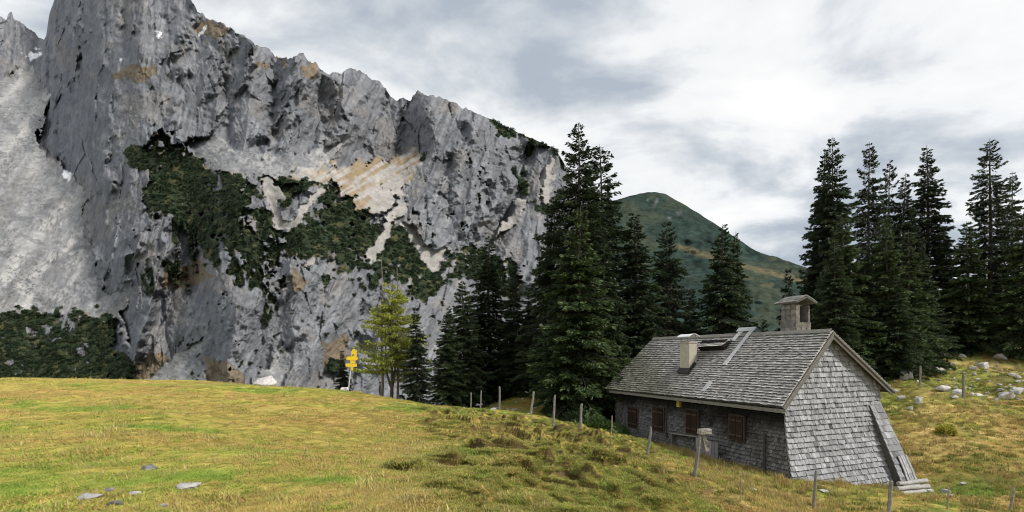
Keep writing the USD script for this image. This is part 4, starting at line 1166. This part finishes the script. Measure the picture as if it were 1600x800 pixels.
def larch():
    g = np.random.default_rng(301)
    Y, px = 31.5, 611
    x = (px - 800) / F * Y
    zg = float(terrain(np.array([x]), np.array([Y]))[0])
    H = (HOR - 440) / F * Y - zg
    t = thing('larch_tree', 'yellow green larch with thin feathery branches behind the signpost', 'tree', (x, Y, zg))
    zc = np.linspace(-.3, H, 10)
    obj('trunk', tube(np.stack([.08 * np.sin(zc), .05 * zc / H, zc], 1), .12 * (1 - .9 * np.clip(zc / H, 0, 1)) + .01, 8), 'bark', t, (.10, .085, .075), True)
    limbs, P, O, L_ = [], [], [], []
    for stem, (bx, by, hs_, lo) in enumerate(((0, 0, 1.0, .18), (.35, .1, .93, .25), (-.42, -.1, .8, .3))):
        if stem:
            limbs.append(tube([[0, 0, .5 * stem], [bx * .7, by, H * .25], [bx, by, H * hs_]], [.09, .07, .015], 6))
        z = lo * H
        while z < H * hs_:
            tq = z / (H * hs_)
            for b in range(int(g.integers(2, 5))):
                a = g.uniform(0, 6.283)
                L = (3.15 * (1 - tq) ** .62 + .3) * g.uniform(.45, 1.1)
                d = np.array([math.cos(a), math.sin(a), 0])
                s = np.linspace(0, 1, 6)
                c = np.array([bx, by, z]) + d * (s * L)[:, None] + Z_ * (L * (.12 * s - .22 * s ** 2 + .2 * s ** 3))[:, None]
                limbs.append(tube(c, np.linspace(.022, .005, 6), 3, False))
                n = int(105 * L)
                q = g.uniform(.2, 1, n)
                sdv = np.array([-d[1], d[0], 0])
                off = g.normal(0, .13, n) * (1.2 - q) * L
                P.append(np.stack([np.interp(q, s, c[:, i]) for i in range(3)], 1) + sdv * off[:, None] - Z_ * g.uniform(-.02, .14, (n, 1)))
                O.append(g.normal(0, .6, (n, 3)) + d * .5 - Z_ * .25)
            z += g.uniform(.2, .42)
    P, O = np.concatenate(P), np.concatenate(O)
    O /= np.linalg.norm(O, axis=1, keepdims=True)
    n = len(P)
    S = np.cross(O, g.normal(size=(n, 3)))
    S /= np.linalg.norm(S, axis=1, keepdims=True)
    ln = g.uniform(.08, .18, (n, 1))
    v = np.stack([P, P + O * ln * .5 + S * ln * .22, P + O * ln, P + O * ln * .5 - S * ln * .22], 1).reshape(-1, 3)
    k = np.arange(n)[:, None] * 4
    obj('limbs', join(limbs), 'bark', t, (.10, .085, .07))
    up = np.clip(P[:, 2] / H, 0, 1)[:, None]
    obj('crown', (v, np.concatenate([k + [0, 1, 2], k + [0, 2, 3]], 1).reshape(-1, 3)), 'needles', t, np.repeat((np.array([.12, .145, .025]) * (1 - up) + np.array([.30, .33, .045]) * up) * g.uniform(.65, 1.35, (n, 1)), 4, 0))


larch()
for px, top, Y, lab in ((597, 405, 31.5, 'taller bare grey dead trunk standing up through the larch'), (621, 418, 32, 'shorter bare grey dead trunk right of the taller one')):
    x = (px - 800) / F * Y
    zg = float(terrain(np.array([x]), np.array([Y]))[0])
    H = (HOR - top) / F * Y - zg
    t = thing('dead_tree', lab, 'dead tree', (x, Y, zg))
    zc = np.linspace(-.3, H, 9)
    obj('trunk', tube(np.stack([.05 * np.sin(zc * 1.1), 0 * zc, zc], 1), .09 * (1 - .85 * np.clip(zc / H, 0, 1)) + .008, 7), 'bark', t, (.16, .145, .135), True)
    g = np.random.default_rng(px)
    tw = [tube([[0, 0, z], [math.cos(a) * l, math.sin(a) * l, z + .1], [math.cos(a) * l * 1.6, math.sin(a) * l * 1.6, z + .05]], [.014, .010, .005], 4) for z, a, l in zip(g.uniform(.4, .97, 22) * H, g.uniform(0, 6.28, 22), g.uniform(.08, .30, 22))]
    obj('twigs', join(tw), 'bark', t, (.15, .135, .12))

# shrubs
for px, py, Y, w, h, lab, col in ((932, 672, 21, .95, .75, 'dark green shrub between the fence posts and the far corner of the hut', (.05, .085, .022)), (962, 676, 22.5, .8, .55, 'low green shrub against the far corner of the hut', (.055, .095, .025)), (905, 652, 25, 1.1, .8, 'dark dwarf pine shrub under the tallest spruce', (.03, .05, .02)),
                               (880, 650, 27, 1.3, .7, 'low dark shrub left of the dwarf pine under the spruces', (.028, .045, .018)), (1478, 676, 20.5, .34, .38, 'small bright yellow shrub in the meadow right of the hut', (.36, .33, .05)), (1345, 592, 30, 1.2, .9, 'dark shrub behind the right eave at the foot of the knoll', (.03, .048, .02)), (1455, 556, 33, 1.0, .7, 'dark shrub at the foot of the knoll spruces', (.035, .055, .02)), (1530, 560, 36, 1.3, .8, 'dark shrub below the tall open spruce', (.03, .05, .02))):
    x = (px - 800) / F * Y
    zg = float(terrain(np.array([x]), np.array([Y]))[0])
    t = thing('shrub', lab, 'shrub', (x, Y, zg), px * 13 % 360)
    vf = clump_vf(px, 1500, h / w, .16)
    v = vf[0].copy().reshape(-1, 3, 3)
    cc_ = v.mean(1, keepdims=True)
    g = np.random.default_rng(px)
    v = (v - cc_) + cc_ * w * (1 + .45 * (np.asarray(meshkit.noise(cc_ * 2.2 + px)) - .5))[..., None]
    obj('foliage', (v.reshape(-1, 3), vf[1]), 'needles', t, shade(1500, col, px, .4))
    obj('stem', join([tube([[0, 0, -.1], [math.cos(a) * w * .3, math.sin(a) * w * .3, h * .5], [math.cos(a) * w * .6, math.sin(a) * w * .6, h * .75]], [.02, .014, .006], 5) for a in np.arange(6) * 1.05]), 'bark', t, (.08, .065, .05))

# ------------------------------------------------------------------ signpost
SY_ = 27.5
x = (543 - 800) / F * SY_
zg = float(terrain(np.array([x]), np.array([SY_]))[0])
sp = thing('signpost', 'thin metal signpost with yellow hiking signs on the crest of the meadow', 'signpost', (x, SY_, zg))
pxm = SY_ / F
sv = lambda px, py: np.array([(px - 543) * pxm, 0, (607 - py) * pxm])
obj('pole', tube([sv(543.5, 612), sv(548, 572), sv(551, 545)], .032, 8), 'sheet_metal', sp, (.50, .50, .50))
from shapely.geometry import Polygon
yel = (.72, .50, .015)


def plate(pts, yy, name='sign_board', parent=sp, tint=yel):
    m = trimesh.creation.extrude_polygon(Polygon([(sv(*p)[0], sv(*p)[2]) for p in pts]), .02, engine='earcut')
    v = np.array(m.vertices)
    return obj(name, (np.stack([v[:, 0], yy - v[:, 2] * 1.0, v[:, 1]], 1), np.array(m.faces)), 'sign_paint', parent, tint)


top_ = plate([(549.5, 552), (549.5, 543.5), (552.5, 539.5), (558, 542.5), (557.5, 552)], -.05)
plate([(551.2, 550.5), (551.8, 548.2), (553.5, 548), (553.2, 550.3)], -.0715, 'sign_mark', top_, (.06, .05, .04))
plate([(541.5, 554.6), (543.2, 551.8), (558.8, 552.2), (560, 554.8), (558.6, 557.6), (543, 557.4)], -.055)
plate([(548, 557.9), (555.5, 558.1), (555.2, 562.3), (547.6, 562.1)], -.05)
plate([(540, 565.2), (541.8, 562.6), (558.2, 562.8), (558, 568), (541.8, 567.8)], -.055)
plate([(548.5, 568.3), (552.5, 568.4), (552, 573.2), (549.5, 573)], -.05)

# ------------------------------------------------------------------ fence posts


def post(px, py, tx_, ty_, Y, rad, lab, group=None, thin=False):
    x = (px - 800) / F * Y
    zg = float(terrain(np.array([x]), np.array([Y]))[0])
    top = at(tx_, ty_, Y)
    H = max(top[2] - zg, .5)
    dx = top[0] - x
    t = thing('fence_post', lab, 'fence post', (x, Y, zg), 0, group)
    g = np.random.default_rng(int(px * 7))
    zz = np.array([-.3, 0, .35, .7, .93, 1.0]) * np.array([1, 1, H, H, H, H])
    pts = np.stack([dx * np.clip(zz / H, -.3, 1) + g.normal(0, .006, 6), g.normal(0, .006, 6), zz], 1)
    v, f = tube(pts, rad * .70 * np.array([1.05, 1.05, 1, .97, .93, .72]) * g.uniform(.92, 1.08, 6), 8)
    n_top = len(v) - 1
    v[n_top] += [g.normal(0, .01), 0, .02]
    obj('stake', (v, f), 'old_wood', t, np.array([.19, .18, .165]) * g.uniform(.8, 1.1) if not thin else np.array([.28, .22, .15]))
    for k in (.55, .85):                                                         # wire staples
        obj('staple', tube([pts[1] * (1 - k) + pts[-1] * k + [-.02, -rad * 1.02, 0], pts[1] * (1 - k) + pts[-1] * k + [0, -rad * 1.25, .01], pts[1] * (1 - k) + pts[-1] * k + [.02, -rad * 1.02, 0]], .005, 4), 'sheet_metal', t, (.12, .10, .09))
    return t


FP = 'weathered stakes of the old pasture fence'
for a in [(735.5, 642, 736, 613.5, 28, .060, 'leftmost grey fence post of the row before the spruces'), (750.5, 642, 752, 610, 26.5, .058, 'second grey fence post from the left before the spruces'), (780, 643, 781, 604, 25, .068, 'third fence post from the left, taller than its neighbours'),
          (829, 652, 834, 612, 23.5, .085, 'thick leaning fence post left of the spruce foot'), (864.5, 662, 867, 617.5, 21, .072, 'fence post in front of the foot of the tallest spruce'), (907, 674, 909, 631, 19, .075, 'fence post beside the dark green shrub'),
          (954, 692, 956.5, 650, 17, .030, 'thin pale stake below the far corner of the hut'), (1011, 711, 1017, 667, 15, .065, 'leaning grey fence post before the second shutter of the hut'), (1157, 781, 1158, 738, 10.9, .022, 'thin rusty brown stake by the path below the hut'),
          (1271, 795, 1275, 735, 12.8, .052, 'grey fence post before the gable wall'), (1388, 806, 1393, 752, 12, .062, 'thick pale fence post before the buttress'), (1480, 802, 1482, 763, 12.5, .030, 'thin fence stake right of the stacked logs'),
          (1578, 803, 1584, 762, 12.5, .036, 'dark fence stake in the lower right corner of the photo'), (1505, 625, 1505.5, 584, 25, .085, 'dark fence post in the meadow below the stony knoll'), (1437, 607, 1438, 572, 27, .075, 'grey fence post among the stones at the foot of the knoll'), (1374, 589, 1372, 573, 30, .075, 'short grey post at the edge of the spruces behind the eave'), (1598, 560, 1599, 540, 36, .06, 'far fence post at the right edge on the knoll')]:
    post(*a, group=FP, thin=a[5] < .033)
t = post(1085, 740, 1094, 676, 12.8, .075, 'dark leaning gate post with a gnarled wooden head before the hut', FP)
hd = at(1101, 674, 12.8) - np.array([(1085 - 800) / F * 12.8, 12.8, float(terrain(np.array([(1085 - 800) / F * 12.8]), np.array([12.8]))[0])])
obj('post_head', rugged(box_vf(hd, (1, 0, 0), (0, 1, 0), (0, 0, 1), .36, .17, .14), .045, 7, 3, 3), 'old_wood', t, (.24, .225, .20))
obj('head_brace', rugged(box_vf(hd + [.02, .03, -.30], unit([.97, 0, .25]), (0, 1, 0), unit([-.25, 0, .97]), .11, .11, .50), .04, 7, 4, 3), 'old_wood', t, (.20, .185, .16))

# ------------------------------------------------------------------ stones


def stone(px, py, Y, w, d, h, seed, lab, group=None, tint=(.42, .41, .40), name='stone'):
    x = (px - 800) / F * Y
    zg = float(terrain(np.array([x]), np.array([Y]))[0])
    g = np.random.default_rng(seed)
    pts = g.normal(size=(16, 3))
    pts /= np.linalg.norm(pts, axis=1, keepdims=True)
    m = trimesh.convex.convex_hull(pts * g.uniform(.75, 1.1, (16, 1)))
    for _ in range(2):
        m = m.subdivide()
    v = np.array(m.vertices)
    v = v * (1 + .4 * (np.asarray(meshkit.fbm(v * 2.2 + seed, 3, seed)) - .5))[:, None]
    v = v * [w / 2, d / 2, h * .62] + [0, 0, h * .22]
    o = obj(name, (v, np.array(m.faces)), 'limestone', None, np.array(tint) * g.uniform(.85, 1.1), 40, (x, Y, zg))
    return tag(o, lab, 'stone', group)


stone(416, 604, 27.5, 1.5, 1.0, .95, 1, 'large whitish boulder on the crest of the meadow left of the signpost', None, (.52, .49, .48), 'boulder')
stone(538, 611, 27.8, .75, .6, .34, 2, 'white stone at the foot of the signpost', None, (.55, .53, .52))
stone(556, 612, 27.6, 1.1, .8, .22, 3, 'flat grassy stone under the signpost', None, (.22, .19, .09))
for i, (px, py, Y, w, h, lab, c) in enumerate([
    (234, 728, 7.1, .34, .10, 'dark flat stone beside the bright green grass strip', .17), (293, 765, 5.9, .34, .09, 'pale flat slab below the bright green strip', .40), (140, 788, 5.35, .30, .09, 'pale grey slab in the lower left grass', .33), (211, 780, 5.55, .16, .06, 'small light stone right of the lower left slab', .42), (172, 774, 5.7, .13, .06, 'small brownish stone above the lower left slab', .25), (180, 797, 5.0, .18, .07, 'dark stone at the bottom edge of the grass', .16), (255, 798, 5.0, .14, .06, 'pale stone at the bottom edge below the flat slab', .36),
    (822, 731, 10.2, .18, .10, 'small white stone on the hummocky slope', .6), (846, 668, 17.8, 1.3, .28, 'long flat grassy stone on the slope below the fence', .24), (742, 641, 27.5, .3, .3, 'white stone beside the leftmost fence post', .5), (724, 642, 27.8, .4, .28, 'grey stone left of the leftmost fence post', .4), (770, 643, 26, .5, .3, 'grey stone between the second and third fence posts', .36),
    (1118, 787, 10.2, .30, .12, 'pale flat stone on the path, left one of the heap', .5), (1132, 782, 10.4, .34, .13, 'large white stone topmost of the heap by the path', .55), (1126, 794, 9.9, .26, .12, 'white stone at the lower edge of the path heap', .52), (1143, 791, 10.1, .22, .14, 'grey upright stone at the right end of the path heap', .38), (1111, 779, 10.5, .2, .07, 'small flat stone lying in the brown path', .45), (1150, 799, 9.8, .2, .1, 'stone at the bottom edge right of the path heap', .42),
    (1174, 752, 13.4, .30, .06, 'pale flat stone in the dry grass before the side wall', .5), (1288, 763, 14.2, .42, .09, 'pale board shaped stone before the gable wall', .42), (1206, 799, 9.9, .3, .1, 'pale stone at the bottom edge below the hut', .45),
    (1450, 757, 16.2, .5, .22, 'pale stone behind the stacked logs', .48), (1479, 757, 15.6, .38, .26, 'grey stone right of the stacked logs', .36), (1485, 765, 15.0, .34, .14, 'flat white stone in front of the grey one right of the logs', .5), (1505, 750, 16.0, .3, .14, 'small stone on the right of the stones by the logs', .42)]):
    stone(px, py, Y, w, w * .7, h, 20 + i, lab, None, np.array([1, .98, .96]) * c)
KN = 'pale stones scattered over the knoll behind the hut'
g = np.random.default_rng(77)
lst = [(1414, 592, 29, 1.1, .85), (1390, 580, 31, .6, .55), (1466, 576, 31, .9, .5), (1471, 607, 26, .95, .5), (1496, 611, 25.5, .7, .4), (1530, 614, 25.3, .5, .35), (1435, 626, 24.5, .45, .5), (1422, 633, 24, .3, .4), (1575, 615, 25.3, 1.2, .5), (1535, 572, 32, .9, .6), (1562, 568, 33, 1.1, .55), (1490, 556, 35, .8, .5), (1590, 608, 26, .7, .35), (1520, 578, 31, .6, .35), (1408, 612, 26, .6, .4)]
labs = ['largest pale boulder at the foot of the knoll behind the hut', 'upright pale stone at the edge of the spruces behind the hut', 'pale boulder below the right end of the closed spruces', 'wide pale stone in the meadow under the knoll post', 'grey stone left of the dark meadow post', 'small pale stone right of the dark meadow post', 'triangular white stone right of the hut eave', 'small upright white stone near the hut eave', 'wide whitish outcrop at the right edge of the meadow', 'pale rock on the slope below the tall open spruce', 'whitish rock group highest on the right slope', 'pale rock at the top of the knoll by the spruces', 'low white stone at the far right of the meadow', 'grey stone between the knoll rocks', 'pale stone just beyond the right eave']
for i, (px, py, Y, w, h) in enumerate(lst):
    stone(px, py, Y, w, w * .8, h, 60 + i, labs[i], None, (.46, .44, .42), 'boulder')
for i in range(130):
    px, Y = g.uniform(1395, 1610), g.uniform(24, 37)
    if px < 1470 and Y < 27:
        continue
    w = g.uniform(.12, .42) * (1 if g.uniform() < .85 else 1.6)
    stone(px, 0, Y, w, w * .8, w * .55, 100 + i, 'small pale stone among many strewn over the knoll behind the hut', KN, np.array([.43, .415, .40]) * g.uniform(.7, 1.15))
for i in range(26):
    px, Y = g.uniform(745, 960), g.uniform(26, 34)
    stone(px, 0, Y, .3, .25, .15, 300 + i, 'small pale stone on the grassy mound behind the fence', 'stones on the mound behind the fence', np.array([.42, .41, .39]) * g.uniform(.6, 1.1))

# stacked logs at the foot of the buttress
for i, (x0, y0, x1, y1, Y, r_, lab) in enumerate([(1403, 754, 1448, 749, 15.9, .075, 'topmost of three grey logs stacked at the foot of the buttress'), (1401, 761, 1450, 757, 15.6, .085, 'middle one of three grey logs stacked at the foot of the buttress'), (1408, 767, 1446, 764, 15.4, .07, 'lowest grey log lying on the grass at the foot of the buttress')]):
    a_, b_ = at(x0, y0, Y), at(x1, y1, Y + .3)
    m_ = (a_ + b_) / 2
    zg = float(terrain(m_[None, 0], m_[None, 1])[0])
    dz = zg + (.07 + .14 * (2 - i)) - m_[2]
    g = np.random.default_rng(400 + i)
    pts = np.stack([a_ + (b_ - a_) * k for k in np.linspace(0, 1, 7)]) + [0, 0, dz] + g.normal(0, .008, (7, 3))
    o = obj('log', tube(pts - m_, r_ * g.uniform(.88, 1.1, 7), 9), 'old_wood', None, (.34, .33, .31), 50, m_)
    tag(o, lab, 'log', None)

# tall dry grass and weeds in the hollow round the hut
vfA, tA = tuft(501, 40, .34, .16, .55, .006, (.28, .23, .07), (.46, .36, .16))
vfB, tB = tuft(502, 40, .24, .18, .8, .008, (.12, .15, .035), (.22, .23, .055))
vfC, tC = tuft(503, 30, .28, .14, .6, .006, (.25, .15, .06), (.36, .22, .10))
n = 46000
hx_, hy_ = GR.uniform(1.0, 38, n), GR.uniform(8.5, 37, n)
rt = hx_ / hy_
q = np.stack([hx_, hy_], 1)
loc_ = q - RA[:2]
al, ac = loc_ @ U_[:2], loc_ @ V_[:2]
inside = (al > -.1) & (al < 10.6) & (ac > -1.95) & (ac < 2.6)
near_wall = np.exp(-np.maximum(np.maximum(np.abs(ac - .3) - 2.4, np.maximum(-al, al - 10.6)), 0) / 1.6)
dens = np.clip(.16 + .3 * near_wall + .9 * (fbm(hx_ * .6, hy_ * .6, 3, 65) - .45), 0, 1) * (1 - flank(hx_, hy_)) * sstep(.10, .2, rt + .0) * (rt < 1.2)
ok = (GR.uniform(size=n) < dens) & ~inside & (bank(hx_, hy_) + sstep(.2, .4, rt) > .02)
kk = np.where(fbm(hx_ * .4, hy_ * .4, 3, 66) + GR.normal(0, .12, n) + .12 * sstep(.55, .7, rt) * sstep(21, 27, hy_) > .54, 1, 0)
kk = np.where(GR.uniform(size=n) < .15, 2, kk)
tz = terrain(hx_[ok], hy_[ok])
instancer('dry_grass', [(vfA, 'grass_blade', tA), (vfB, 'grass_blade', tB), (vfC, 'grass_blade', tC)], np.stack([hx_[ok], hy_[ok], tz], 1), kk[ok], GR.uniform(.35, .85, ok.sum()), GR.uniform(0, 6.28, ok.sum()), 'tall straw coloured grass in the hollow around the hut', 'dry grass')
